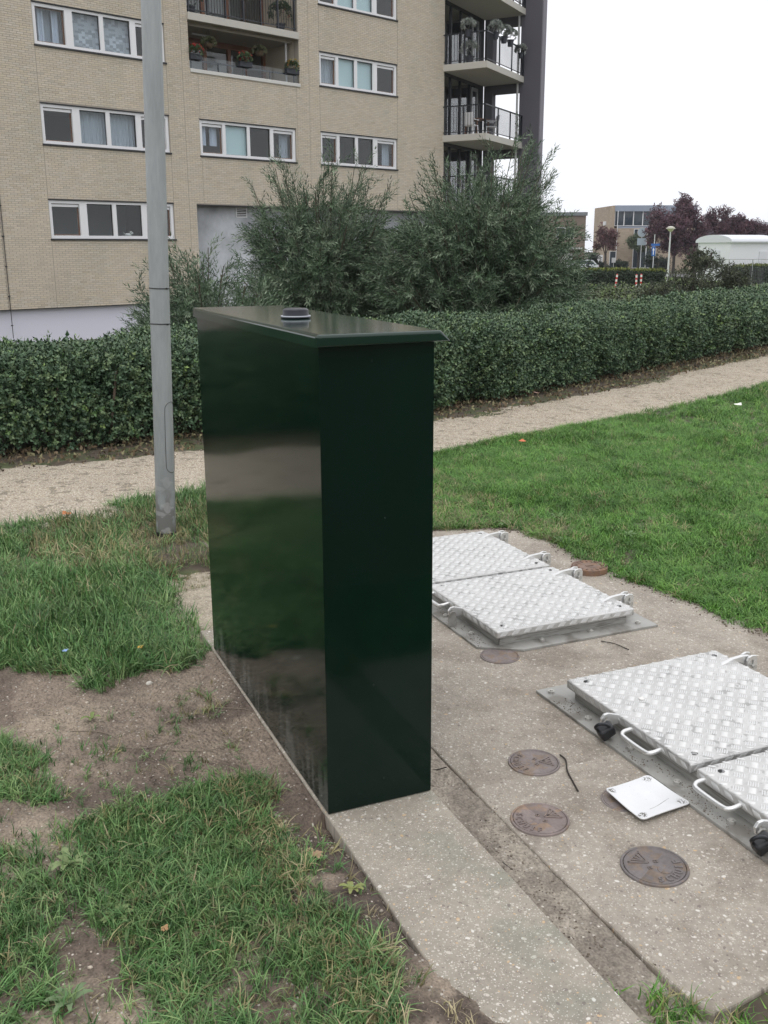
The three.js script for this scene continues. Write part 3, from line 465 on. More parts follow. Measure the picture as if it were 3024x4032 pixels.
// ---------------------------------------------------------------- the green cabinet
{
  const streak = tex(1024, 1024, (u, v) => { // rain-splash marks near the foot of the side, u along, v up
    const y = v * 1.33, z = u * 1.33;
    let d = sstep(0.12, 0.0, y - 0.12 * fbm(z * 30, 1, 501, 3)) * sstep(0.45, 0.7, fbm(z * 55, y * 5, 502, 4));
    const k = 0.75 + 0.5 * fbm(z * 8, y * 8, 503, 3);
    const base = [0.0013, 0.0108, 0.0072].map((q) => q * k), sp = hash2(Math.floor(z * 260), Math.floor(y * 260), 504) > 0.9997 ? 0.16 : 0;
    return base.map((q, i) => lerp(q, [0.12, 0.13, 0.12][i], clamp(d * 0.5 + sp)));
  });
  const rough = tex(512, 512, (u, v) => { const q = 0.045 + 0.07 * fbm(u * 9, v * 9, 510, 4) + 0.02 * fbm(u * 120, v * 120, 511, 2); return [q, q, q]; }, { color: false });
  const paint = phys([1, 1, 1], 1, { map: streak, roughnessMap: rough, clearcoat: 0, ior: 1.36 });
  const lidP = phys([0.004, 0.022, 0.014], 0.095, { roughnessMap: null, ior: 1.5 });
  const c = thing('street_cabinet', 'dark green glossy steel utility cabinet on concrete strip', 'utility cabinet', [0, 0, 0]);
  const W = 0.322, D = 1.323, r = 0.004;
  const s = shape([[0, 0], [W, 0], [W, D], [0, D]].map(([a, b]) => [a, b]));
  const bg = extrude(shape([[r, r], [W - r, r], [W - r, D - r], [r, D - r]]), 1.331 - 2 * r, { bevelEnabled: true, bevelSize: r, bevelThickness: r, bevelSegments: 3 }).rotateX(-Math.PI / 2).translate(0, 0.002 + r, 0);
  const p = bg.attributes.position, uv = bg.attributes.uv, nn = bg.attributes.normal;
  for (let i = 0; i < p.count; i++) Math.abs(nn.getX(i)) > 0.7 ? uv.setXY(i, -p.getZ(i) / 1.33, p.getY(i) / 1.33) : uv.setXY(i, 0.3 + p.getX(i) / 1.33, 0.2 + 0.75 * p.getY(i) / 1.33);
  obj('body', bg, paint, c);
  const prof = shape([[-0.012, 1.314], [-0.012, 1.338], [-0.011, 1.3415], [-0.0085, 1.3445], [-0.0055, 1.3462], [-0.001, 1.347], [0.327, 1.347], [0.331, 1.3462], [0.335, 1.3435], [0.364, 1.316], [0.361, 1.313], [0.33, 1.334], [0.326, 1.336], [-0.006, 1.336], [-0.006, 1.314]]);
  const lg = extrude(prof, 1.352).translate(0, 0, -1.335);
  obj('lid', lg, lidP, c);
  const fr = shape([[-0.004, 1.322], [-0.004, 1.3375], [-0.0025, 1.339], [0.3262, 1.339], [0.329, 1.338], [0.349, 1.322]]);
  for (const z of [0.017, -1.341]) obj('lid_end', extrude(fr, 0.001, { bevelEnabled: true, bevelSize: 0.008, bevelThickness: 0.011, bevelSegments: 6 }).translate(0, 0, z > 0 ? 0.014 : -1.333), lidP, c);
  const an = obj('antenna_cap', new THREE.LatheGeometry([[0, 0], [0.0445, 0], [0.0445, 0.004], [0.04, 0.0055], [0.04, 0.024], [0.0375, 0.028], [0.03, 0.0305], [0, 0.031]].map((q) => new THREE.Vector2(...q)), 40), mat([0.012, 0.014, 0.022], 0.3), c); an.position.set(0.142, 1.3472, -0.6);
  obj('ring', new THREE.LatheGeometry([[0.0405, 0.004], [0.046, 0.004], [0.046, 0.0085], [0.0405, 0.0085]].map((q) => new THREE.Vector2(...q)), 40), mat([0.4, 0.42, 0.46], 0.4), an);
  obj('base_flange', box(W - 0.02, 0.004, D - 0.02, W / 2, 0.0015, -D / 2), mat([0.01, 0.012, 0.012], 0.8), c);
}
// ---------------------------------------------------------------- the lamp post
{
  const galv = tex(256, 2048, (u, v) => { // v over 5.2 m from the foot
    const y = v * 5.2, a = fbm(u * 6, y * 3, 520, 5, 6), b = fbm(u * 40, y * 22, 521, 3, 40), sc = sstep(0.62, 0.7, fbm(u * 5, y * 34, 522, 3, 5)) * sstep(0.55, 0.05, y);
    let k = (0.8 + 0.4 * a) * (0.92 + 0.16 * b), c = [0.32 * k, 0.335 * k, 0.34 * k];
    const mud = sstep(0.4, 0.62, fbm(u * 9, y * 14, 523, 4, 9) + 0.25 * sstep(0.3, 0.0, y)) * sstep(0.42, 0.1, y);
    c = c.map((q, i) => lerp(q, [0.16, 0.15, 0.14][i], mud * 0.75)); return c.map((q) => lerp(q, 0.5, sc * 0.5));
  });
  const lp = thing('lamp_post', 'grey galvanised steel lamp post with two black ties beside gravel path', 'lamp post', [0.183, -0.04, -3.19]);
  lp.rotation.z = -0.0314; lp.rotation.x = 0.006;
  const prof = []; for (let k = 0; k <= 30; k++) { const y = k * 0.17; prof.push(new THREE.Vector2(lerp(0.0555, 0.047, y / 5.1), y)); }
  const sg = new THREE.LatheGeometry(prof, 48); const u = sg.attributes.uv, q = sg.attributes.position; for (let i = 0; i < q.count; i++) u.setY(i, q.getY(i) / 5.2);
  const gm = mat([1, 1, 1], 0.5, { map: galv, metalness: 0.35 });
  obj('shaft', sg, gm, lp); obj('top_cap', new THREE.SphereGeometry(0.047, 24, 8, 0, 6.283, 0, Math.PI / 2).translate(0, 5.1, 0), gm, lp);
  obj('foot_sleeve', new THREE.LatheGeometry([[0.0555, 0], [0.0585, 0], [0.0585, 0.028], [0.0555, 0.03]].map((p) => new THREE.Vector2(...p)), 40), mat([0.015, 0.015, 0.017], 0.7), lp);
  const black = mat([0.012, 0.012, 0.013], 0.5);
  for (const [y, tilt] of [[1.395, 0.03], [1.205, -0.02]]) { const r = lerp(0.0555, 0.047, y / 5.1) + 0.0015, t = obj('cable_tie', new THREE.TorusGeometry(r, 0.0028, 6, 48).rotateX(Math.PI / 2 + tilt).translate(0, y, 0), black, lp); obj('tie_lock', rbox(0.012, 0.009, 0.008, 0.002, r * 0.55, y - 0.001, r * 0.85), black, t); }
  // the service door: outline of the gap, a curved stadium on the shaft
  const az0 = 0.72, hw = 0.72, pts = [], R = 0.0553;
  const P = (a, y) => V(R * Math.sin(az0 + a), y, R * Math.cos(az0 + a)), y0 = 0.42, y1 = 0.74;
  for (let k = 0; k <= 14; k++) { const t = (k / 14) * Math.PI; pts.push(P(-hw * Math.cos(t), y1 + 0.04 * Math.sin(t))); } for (let k = 0; k <= 14; k++) { const t = (k / 14) * Math.PI; pts.push(P(hw * Math.cos(t), y0 - 0.04 * Math.sin(t))); }
  const cv = new THREE.CatmullRomCurve3(pts, true); obj('door_seal', new THREE.TubeGeometry(cv, 160, 0.0014, 6, true), black, lp);
}
// ---------------------------------------------------------------- hatches in the slab
const aluMap = tex(512, 512, (u, v) => { const a = fbm(u * 7, v * 7, 540, 5, 7), b = fbm(u * 90, v * 90, 541, 2, 90), d = sstep(0.63, 0.72, fbm(u * 22, v * 22, 542, 4, 22)); const k = (0.78 + 0.3 * a) * (0.95 + 0.1 * b) * lerp(1, 0.7, d); return [0.6 * k, 0.595 * k, 0.58 * k]; });
const alu = mat([1, 1, 1], 0.5, { map: aluMap, metalness: 0.6 }), barM = mat([0.67, 0.67, 0.66], 0.44, { metalness: 0.7 });
const aluPlain = mat([0.72, 0.72, 0.71], 0.4, { metalness: 0.8 });
const zincMap = tex(512, 512, (u, v) => { const a = fbm(u * 8, v * 8, 545, 5, 8), d = sstep(0.45, 0.75, fbm(u * 14, v * 14, 546, 5, 14)); const k = 0.8 + 0.4 * a; return [lerp(0.36 * k, 0.16, d * 0.7), lerp(0.355 * k, 0.145, d * 0.7), lerp(0.335 * k, 0.122, d * 0.7)]; });
const zinc = mat([1, 1, 1], 0.6, { map: zincMap, metalness: 0.35 });
const boltM = mat([0.5, 0.49, 0.46], 0.5, { metalness: 0.6 }), darkM = mat([0.012, 0.012, 0.012], 0.7), rubber = mat([0.014, 0.015, 0.018], 0.45);
function planUV(g, k = 1) { const p = g.attributes.position, u = g.attributes.uv; for (let i = 0; i < p.count; i++) u.setXY(i, p.getX(i) * k, (p.getZ(i) + p.getY(i)) * k); return g; }
const barGeo = (() => { const L = 0.0145, w = 0.0028, h = 0.0022, pos = [-L, 0, 0, -L * 0.55, 0, -w, L * 0.55, 0, -w, L, 0, 0, L * 0.55, 0, w, -L * 0.55, 0, w, -L * 0.5, h, 0, L * 0.5, h, 0]; return tri(pos, [0, 6, 1, 1, 6, 2, 2, 6, 7, 2, 7, 3, 3, 7, 4, 4, 7, 5, 5, 7, 6, 5, 6, 0]); })();
function treadBars(x0, x1, z0, z1, y, side) { // five-bar tread pattern, lattice turned 45 degrees to the edges
  const list = [], p = 0.0392, c = Math.SQRT1_2, q1 = new THREE.Quaternion();
  const put = (X, Y, Z, a, tilt) => { const q = new THREE.Quaternion().setFromAxisAngle(UP, a); if (tilt) q.premultiply(tilt); list.push({ m: new THREE.Matrix4().compose(V(X, Y, Z), q, V(1, 1, 1)) }); };
  for (let i = -40; i <= 40; i++) for (let j = -40; j <= 40; j++) {
    const cx = (x0 + x1) / 2 + (i - j) * p * c, cz = (z0 + z1) / 2 + (i + j) * p * c, odd = (i + j) & 1, a = odd ? Math.PI / 4 : -Math.PI / 4;
    for (let k = -2; k <= 2; k++) { const X = cx + k * 0.0068 * Math.sin(a), Z = cz + k * 0.0068 * Math.cos(a); if (X > x0 + 0.008 && X < x1 - 0.008 && Z > z0 + 0.008 && Z < z1 - 0.008) put(X, y, Z, a); }
  }
  for (const [fx, tilt, w] of side) for (let s = -30; s <= 30; s++) for (let k = -2; k <= 2; k++) for (const odd of [0, 1]) { // the folded edges
    const t = s * p * 2 * c + (odd ? p * c : 0) + k * 0.0055; const [X, Y, Z] = fx(t, odd); if (X === null) continue; put(X, Y, Z, odd ? 0.785 : -0.785, tilt);
  }
  return list;
}
function hatch(name, label, z0, leaves, chamfer, frameZ) {
  const h = thing(name, label, 'access hatch', [1.4, PADY, (frameZ[0] + frameZ[1]) / 2], 0, undefined), cx = 1.4, cz = (frameZ[0] + frameZ[1]) / 2, X = (x) => x - cx, Z = (z) => z - cz;
  const fx0 = 0.995, fx1 = 1.82;
  const out = chamfer ? [[fx0, -frameZ[0]], [fx1, -frameZ[0]], [fx1, -frameZ[1]], [1.152, -frameZ[1]], [fx0, -(frameZ[1] - 0.1)]] : [[fx0, -frameZ[0]], [fx1, -frameZ[0]], [fx1, -frameZ[1]], [fx0, -frameZ[1]]];
  const fp = extrude(shape(out.map(([a, b]) => [X(a), b + cz])), 0.008, { bevelEnabled: true, bevelSize: 0.0015, bevelThickness: 0.0015, bevelSegments: 1 }).rotateX(-Math.PI / 2).translate(0, 0.0015, 0);
  obj('frame_plate', planUV(fp, 1.1), zinc, h);
  const lx0 = 1.06, lx1 = 1.735, zA = leaves[0][0], zB = leaves[leaves.length - 1][1], w = lx1 - lx0;
  obj('upstand', merge([box(w - 0.05, 0.05, 0.008, X((lx0 + lx1) / 2), 0.035, Z(zA + 0.025)), box(w - 0.05, 0.05, 0.008, X((lx0 + lx1) / 2), 0.035, Z(zB - 0.025)), box(0.008, 0.05, zB - zA - 0.058, X(lx0 + 0.025), 0.035, Z((zA + zB) / 2)), box(0.008, 0.05, zB - zA - 0.058, X(lx1 - 0.025), 0.035, Z((zA + zB) / 2))]), zinc, h);
  const TOPY = 0.08, TH = 0.032;
  for (const [a, b, hasp] of leaves) {
    const lid = obj('lid', planUV(rbox(w, TH, b - a, 0.007, X((lx0 + lx1) / 2), TOPY - TH / 2, Z((a + b) / 2), 3), 1.6), alu, h);
    const tl = new THREE.Quaternion().setFromAxisAngle(V(1, 0, 0), Math.PI / 2), tx = new THREE.Quaternion().setFromAxisAngle(V(0, 0, 1), Math.PI / 2);
    const ym = TOPY - TH / 2;
    scatter('tread_pattern', barGeo, barM, treadBars(X(lx0), X(lx1), Z(a), Z(b), TOPY + 0.0001, [
      [(t, o) => { const x = X((lx0 + lx1) / 2) + t; return x < X(lx0) + 0.02 || x > X(lx1) - 0.02 || !o ? [null] : [x, ym, Z(b) + 0.0001]; }, tl],
      [(t, o) => { const z = Z((a + b) / 2) + t; return z < Z(a) + 0.02 || z > Z(b) - 0.02 || !o ? [null] : [X(lx0) - 0.0001, ym, z]; }, tx]]), lid);
    for (const [hx, hz] of [[lx0 + 0.055, a + 0.045], [lx1 - 0.045, a + 0.045], [lx0 + 0.055, b - 0.05], [lx1 - 0.045, b - 0.05]]) obj('bolt_hole', cyl(0.0105, 0.0105, 0.004, 16, X(hx), TOPY - 0.0007, Z(hz)), darkM, lid);
    for (const hz of [a + 0.12, b - 0.13]) { // hinge arm and bracket on the far side
      const arm = shape([[-0.075, 0.0805], [-0.03, 0.094], [0.02, 0.098], [0.05, 0.094], [0.062, 0.08], [0.06, 0.062], [0.045, 0.058], [0.0, 0.0805]]);
      const g = obj('hinge', extrude(arm, 0.012, { bevelEnabled: true, bevelSize: 0.002, bevelThickness: 0.002, bevelSegments: 2 }).translate(X(lx1), 0, Z(hz) - 0.006), aluPlain, h);
      const br = shape([[0.03, 0.01], [0.076, 0.01], [0.076, 0.085], [0.07, 0.097], [0.053, 0.1], [0.036, 0.095], [0.03, 0.083]], [[[0.046, 0.06], [0.06, 0.06], [0.06, 0.085], [0.046, 0.085]]]);
      for (const dz of [-0.02, 0.014]) obj('bracket', extrude(br, 0.006, { bevelEnabled: true, bevelSize: 0.0015, bevelThickness: 0.0015, bevelSegments: 2 }).translate(X(lx1), 0, Z(hz) + dz), aluPlain, g);
      obj('hinge_pin', merge([cyl(0.006, 0.006, 0.06, 12).rotateX(Math.PI / 2).translate(X(lx1) + 0.053, 0.062, Z(hz) + 0.004), cyl(0.01, 0.01, 0.008, 6).rotateX(Math.PI / 2).translate(X(lx1) + 0.053, 0.062, Z(hz) + 0.034)]), boltM, g);
    }
    // lifting handle and hasp on the near long side
    const hz = lerp(a, b, hasp[1]); const hd = tube([[X(lx0) + 0.002, 0.062, Z(hz - 0.075)], [X(lx0) - 0.03, 0.058, Z(hz - 0.075)], [X(lx0) - 0.042, 0.054, Z(hz - 0.066)], [X(lx0) - 0.044, 0.052, Z(hz - 0.05)], [X(lx0) - 0.044, 0.052, Z(hz + 0.05)], [X(lx0) - 0.042, 0.054, Z(hz + 0.066)], [X(lx0) - 0.03, 0.058, Z(hz + 0.075)], [X(lx0) + 0.002, 0.062, Z(hz + 0.075)]], 0.0075, 10, 50);
    obj('handle', hd, aluPlain, lid);
    if (hasp[0] !== null) {
      const z = lerp(a, b, hasp[0]);
      const lug = shape([[0.002, 0.05], [-0.02, 0.05], [-0.045, 0.052], [-0.062, 0.06], [-0.066, 0.078], [-0.056, 0.09], [-0.04, 0.092], [0.002, 0.0795]], [[[-0.054, 0.066], [-0.043, 0.066], [-0.043, 0.082], [-0.054, 0.082]]]);
      obj('hasp', extrude(lug, 0.007, { bevelEnabled: true, bevelSize: 0.0015, bevelThickness: 0.0015, bevelSegments: 2 }).translate(X(lx0), 0, Z(z)), aluPlain, lid);
      obj('staple', extrude(shape([[-0.07, 0.01], [-0.035, 0.01], [-0.035, 0.06], [-0.04, 0.074], [-0.055, 0.078], [-0.066, 0.07], [-0.07, 0.058]]), 0.006).translate(X(lx0), 0, Z(z) + 0.014), zinc, h);
    }
  }
  const bg = merge([cyl(0.0125, 0.0125, 0.009, 6, 0, 0.0045, 0), cyl(0.006, 0.007, 0.004, 10, 0, 0.011, 0)]);
  const bolts = [];
  for (let k = 0; k < 6; k++) bolts.push([1.035, frameZ[0] + 0.04 + k * 0.232 + (chamfer ? 0.05 : 0)]);
  for (let k = 0; k < 3; k++) bolts.push([1.27 + 0.24 * k, frameZ[1] - 0.045]);
  for (let k = 0; k < 5; k++) bolts.push([1.785, frameZ[0] + 0.16 + k * 0.25]);
  const RR = rng(9); for (const [x, z] of bolts) { if (z > frameZ[1] - 0.03) continue; const o = obj('bolt', bg, boltM, h); o.position.set(X(x) + 0.006 * (RR() - 0.5), 0.0105, Z(z)); o.rotation.y = RR() * 3; }
  return h;
}
hatch('floor_hatch', 'double leaf tread plate hatch beside the rusty raised cover and lawn', 0, [[-2.245, -1.575, [null, 0.5]], [-1.548, -0.905, [0.52, 0.22]]], true, [-2.33, -0.853]);
hatch('floor_hatch', 'double leaf tread plate hatch with black padlocks beside the loose square sheet', 0, [[-0.405, 0.262, [0.45, 0.68]], [0.285, 0.95, [0.46, 0.17]]], false, [-0.498, 1.03]);
{ // padlocks hanging on the hasps
  const pl = (z, label) => {
    const t = thing('padlock', label, 'padlock', [1.012, PADY + 0.0115, z]);
    t.rotation.z = 0.55; t.rotation.x = 0.3; t.position.y += 0.012; obj('body', rbox(0.056, 0.046, 0.04, 0.012, 0, 0.027, 0, 3), rubber, t);
    obj('shackle', tube([[0.014, 0.05, 0.012], [0.004, 0.075, 0.012], [-0.012, 0.084, 0.006], [-0.026, 0.074, 0.0], [-0.024, 0.05, -0.004]], 0.0052, 8, 24), mat([0.03, 0.032, 0.036], 0.35, { metalness: 0.6 }), t);
    obj('keyway_cap', rbox(0.05, 0.012, 0.036, 0.005, 0, 0.008, 0), rubber, t);
  };
  pl(-0.085, 'black padlock on first leaf hasp, by the bolt nearer other hatch'); pl(0.615, 'black padlock at far leaf end past the loose square sheet');
}
// loose aluminium sheet lying over a cover
{
  const dm = tex(512, 512, (u, v) => { const e = [[0.1, 0.1], [0.88, 0.1], [0.1, 0.9], [0.9, 0.88]]; let d = 0; for (const [a, b] of e) { const q = Math.hypot(u - a, v - b); d = Math.max(d, sstep(0.1, 0.03, q + 0.07 * (fbm(u * 18, v * 18, 560, 4) - 0.5)) * sstep(0.4, 0.55, fbm(u * 60, v * 60, 561, 3))); } if (Math.abs(v - 0.75 - 0.06 * Math.sin(u * 5)) < 0.006 * (0.4 + fbm(u * 8, 3, 563, 2)) && u > 0.3 && u < 0.8) d = 0.7; if (fbm(u * 40, v * 40, 562, 2) > 0.9) d = Math.max(d, 0.4); const k = 0.95 + 0.1 * fbm(u * 5, v * 5, 564, 4); return [lerp(0.74 * k, 0.09, d), lerp(0.745 * k, 0.08, d), lerp(0.75 * k, 0.065, d)]; });
  const p00 = [0.805, 0.188], p10 = [0.975, 0.172], p11 = [0.998, 0.345], p01 = [0.806, 0.368], N = 24;
  const P = (u, v, top) => { const x = (1 - u) * (1 - v) * p00[0] + u * (1 - v) * p10[0] + u * v * p11[0] + (1 - u) * v * p01[0], z = (1 - u) * (1 - v) * p00[1] + u * (1 - v) * p10[1] + u * v * p11[1] + (1 - u) * v * p01[1]; const y = PADY + 0.012 + 0.005 * Math.pow(Math.abs(u - 0.5) * 2, 3) * (1 - v) + 0.003 * Math.sin(u * 3 + 1) * v + 0.002 * Math.cos(v * 5); return V(x, y + (top ? 0.0025 : 0), z); };
  const rc = (u, v) => { const a = 0.09, cu = clamp(u, a, 1 - a), cv = clamp(v, a, 1 - a), du = u - cu, dv = v - cv, m = Math.max(Math.abs(du), Math.abs(dv)), l = Math.hypot(du, dv); return l > 0 && m > 0 && du && dv ? [cu + (du / l) * m, cv + (dv / l) * m] : [u, v]; };
  const pos = [], uv = [], idx = [];
  for (const t of [1, 0]) for (let j = 0; j <= N; j++) for (let i = 0; i <= N; i++) { const [u, v] = rc(i / N, j / N), q = P(u, v, t); pos.push(q.x, q.y, q.z); uv.push(u, v); }
  const S = (N + 1) * (N + 1); for (let j = 0; j < N; j++) for (let i = 0; i < N; i++) { const a = j * (N + 1) + i, b = a + 1, c = a + N + 1, d = c + 1; idx.push(a, c, b, b, c, d, S + a, S + b, S + c, S + b, S + d, S + c); }
  const ring = []; for (let i = 0; i < N; i++) ring.push(i); for (let j = 0; j < N; j++) ring.push(j * (N + 1) + N); for (let i = N; i > 0; i--) ring.push(N * (N + 1) + i); for (let j = N; j > 0; j--) ring.push(j * (N + 1));
  ring.forEach((a, k) => { const b = ring[(k + 1) % ring.length]; idx.push(a, b, S + a, b, S + b, S + a); });
  const g = new THREE.BufferGeometry(); g.setAttribute('position', new THREE.Float32BufferAttribute(pos, 3)); g.setAttribute('uv', new THREE.Float32BufferAttribute(uv, 2)); g.setIndex(idx);
  const cg = toCreasedNormals(g, 0.7);
  tag(obj('metal_sheet', cg, mat([1, 1, 1], 0.42, { map: dm, metalness: 0.5 })), 'loose square white metal sheet lying on the concrete slab', 'metal sheet');
}
// round cast-iron valve covers
{
  const font = await new FontLoader().loadAsync('fonts/droid/droid_sans_bold.typeface.json');
  const iron = (r, g, b, s) => mat([1, 1, 1], 0.72, { metalness: 0.15, map: tex(256, 256, (u, v) => { const k = (0.62 + 0.75 * fbm(u * 6, v * 6, s, 5)) * (0.85 + 0.3 * fbm(u * 60, v * 60, s + 1, 2)); const ru = sstep(0.52, 0.7, fbm(u * 9 + 2, v * 9, s + 2, 4)); return [lerp(r, r * 1.14, ru) * k, g * k, lerp(b, b * 0.8, ru) * k]; }) });
  const cover = (x, z, r, turn, word, m, raise, label) => {
    const t = thing('valve_cover', label, 'manhole cover', [x, PADY, z], turn), h = 0.006 + raise;
    const G = (pts, n = 56) => new THREE.LatheGeometry(pts.map((q) => new THREE.Vector2(q[0] * r, q[1])), n);
    obj('rim', planUV(G([[1, -0.01], [1, h - 0.002], [0.985, h], [0.93, h], [0.915, h - 0.004], [0.915, -0.01]]), 3), m, t);
    obj('plate', planUV(G([[0.9, -0.005], [0.9, h - 0.002], [0.885, h], [0.86, h], [0.85, h - 0.0015], [0.001, h - 0.0015]]), 3), m, t);
    if (word) {
      const L = [...word], list = [];
      L.forEach((ch, k) => { const a = (k - (L.length - 1) / 2) * 0.36, g = new TextGeometry(ch, { font, size: r * 0.23, depth: 0.0032, curveSegments: 3 }); g.computeBoundingBox(); g.translate(-(g.boundingBox.max.x + g.boundingBox.min.x) / 2, 0, 0); g.rotateX(-Math.PI / 2); g.translate(0, h - 0.0016, r * 0.81); g.rotateY(a); list.push(g); });
      obj('lettering', merge(list), m, t);
      const bump = G([[0.52, h - 0.0025], [0.52, h], [0.5, h + 0.0008], [0.001, h + 0.0008]], 40), bb = obj('boss', planUV(bump, 3), m, t); bb.scale.set(0.42, 1, 0.42); bb.position.set(0, -0.0006, 0.32 * r);
      const e = []; // the foundry's sign: crossed bars in a wedge
      for (const [a, b] of [[[-0.34, -0.68], [0.0, -0.2]], [[0.34, -0.68], [0.0, -0.2]], [[-0.34, -0.68], [0.34, -0.68]], [[-0.17, -0.66], [0.02, -0.3]], [[0.17, -0.66], [-0.02, -0.3]], [[0, -0.66], [0, -0.24]], [[-0.2, -0.14], [-0.2, 0.02]], [[0.2, -0.14], [0.2, 0.02]], [[-0.28, -0.06], [-0.12, -0.06]], [[0.12, -0.06], [0.28, -0.06]]]) e.push(bar([a[0] * r, h - 0.0006, a[1] * r], [b[0] * r, h - 0.0006, b[1] * r], 0.0045, 0.0036));
      obj('emblem', merge(e), m, t);
    }
    return t;
  };
  const m1 = iron(0.2, 0.172, 0.165, 570), m2 = iron(0.215, 0.175, 0.162, 580), m3 = iron(0.155, 0.137, 0.135, 590), m4 = iron(0.18, 0.122, 0.095, 600);
  cover(0.714, -0.058, 0.082, -1.9, 'SCHUIF', m1, 0, 'round iron valve cover beside the thin curved twig on slab');
  cover(0.557, 0.228, 0.084, -1.45, 'SCHUIF', m2, 0, 'reddish brown round iron valve cover by the slab joint');
  cover(0.714, 0.54, 0.089, 0.5, 'SCHUIF', m3, 0, 'darkest round iron valve cover alone in open concrete');
  cover(1.043, -0.85, 0.079, 0.4, null, m1, -0.002, 'worn smooth round cover partly under corner of hatch plate');
  cover(0.845, 0.235, 0.07, 0, null, m1, -0.004, 'round iron cover mostly hidden under loose metal sheet');
  const c5 = cover(2.0, -1.62, 0.092, 0, null, m4, 0.022, 'rusty raised round iron cover at edge of the lawn'), ri = []; for (let k = 0; k < 16; k++) { const a = k * 0.3927; ri.push(bar([0.06 * Math.cos(a), 0.028, 0.06 * Math.sin(a)], [0.075 * Math.cos(a), 0.028, 0.075 * Math.sin(a)], 0.008, 0.004)); } ri.push(bar([-0.02, 0.028, 0], [0.02, 0.028, 0], 0.01, 0.004)); obj('raised_pattern', merge(ri), m4, c5);
}
// ---------------------------------------------------------------- clipped hedge along the path
const ovalLeaf = leaf(0.03, 0.017, 0.18, 0.12);
const hedgeSprig = (() => { const R = rng(611), ps = []; for (let k = 0; k < 9; k++) { const y = 0.012 * k, a = k * 2.4; ps.push({ ...leaf(0.022 + 0.008 * R(), 0.0165 + 0.006 * R(), 0.2, 0.12), m: new THREE.Matrix4().makeRotationY(a).multiply(new THREE.Matrix4().makeRotationX(0.7 + 0.5 * R())).setPosition(0, y, 0) }); } const s = 0.0012; ps.push({ p: [-s, 0, 0, s, 0, 0, 0, 0.1, 0], i: [0, 1, 2], m: new THREE.Matrix4() }); return sprig(ps); })();
const hedgeCols = [[0.05, 0.105, 0.05], [0.072, 0.135, 0.066], [0.038, 0.082, 0.042], [0.112, 0.18, 0.082]];
function hedgeLeaves(R, n, x0, x1, lineZ, base, top, depth, inner, size) {
  const list = [];
  for (let i = 0; i < n; i++) {
    const x = lerp(x0, x1, R()), m = (lineZ(x + 0.1) - lineZ(x - 0.1)) / 0.2, L = Math.hypot(1, m); if (R() * 1.15 > L / 1.0 + 0.1) continue;
    const t = R() * (top + depth + 0.5 * top), N = V(-m / L, 0, 1 / L); let d, y, nor; const lump = 0.24 * (fbm(x * 2.2, t * 2.2, 620, 3) - 0.5) + 0.09 * (fbm(x * 8, t * 8, 622, 2) - 0.5);
    const rad = 0.16;
    if (t < top - rad) { y = 0.03 + t; d = 0.1 + 0.06 * sstep(0.4, 0, t); nor = N.clone(); }
    else if (t < top + 0.1) { const a = ((t - top + rad) / (rad + 0.1)) * Math.PI / 2; y = top - rad + rad * Math.sin(a); d = 0.1 + rad * (1 - Math.cos(a)); nor = N.clone().multiplyScalar(Math.cos(a)).add(V(0, Math.sin(a), 0)); }
    else if (t < top + depth) { d = 0.26 + (t - top - 0.1); y = top; nor = V(0, 1, 0); }
    else { y = top - (t - top - depth); d = depth; nor = N.clone().negate(); }
    if (y < 0.14 && R() < 0.55) continue;
    const dep = inner ? 0.1 + 0.22 * R() : 0.1 * R() * R() - 0.02, p = V(x, base(x, lineZ(x) - d * 0.5) + y, lineZ(x)).addScaledVector(N, -d).addScaledVector(nor, lump - dep);
    const sh = !inner && nor.y > 0.6 && R() < 0.04 ? 1.4 : 1, c = hedgeCols[Math.floor(R() * 4)], k = (0.7 + 0.6 * R()) * (0.85 + 0.3 * fbm(x * 1.1, y * 3, 625, 3)), yel = R() < 0.05 ? 1.5 : 1;
    const dir = nor.clone().multiplyScalar(0.8).add(V(0, 0.55, 0)).add(V(R() - 0.5, R() - 0.5, R() - 0.5).multiplyScalar(1.3));
    list.push({ m: place(p, dir, R() * 6.28, V(size, size * sh, size).multiplyScalar(0.75 + 0.55 * R())), c: lin(c[0] * k * yel * 1.1, c[1] * k * yel, c[2] * k) });
  }
  return list;
}
{
  const h = thing('clipped_hedge', 'long dark green clipped hedge curving behind the gravel path', 'hedge', [0, 0, 0]), R = rng(630), base = (x, z) => -0.03;
  const all = [...hedgeLeaves(R, 66000, -7, 9, hedgeZ, base, 0.71, 1.15, false, 1), ...hedgeLeaves(R, 26000, 9, 24, hedgeZ, base, 0.68, 1.2, false, 1.3), ...hedgeLeaves(R, 26000, -7, 24, hedgeZ, base, 0.68, 1.15, true, 1.8)];
  scatter('foliage', hedgeSprig, mat([1, 1, 1], 0.55, { side: THREE.DoubleSide }), all, h);
  const st = []; for (let i = 0; i < 420; i++) { const x = lerp(-7, 20, R()), z = hedgeZ(x) - 0.25 - 0.7 * R(), tw = (R() - 0.5) * 0.4; st.push(tube([[x, -0.08, z], [x + tw * 0.4, 0.25, z + (R() - 0.4) * 0.25], [x + tw, 0.6, z + (R() - 0.4) * 0.3]], 0.006 + 0.008 * R(), 5, 6)); }
  obj('stems', merge(st), mat([0.1, 0.075, 0.055], 0.95), h);
}
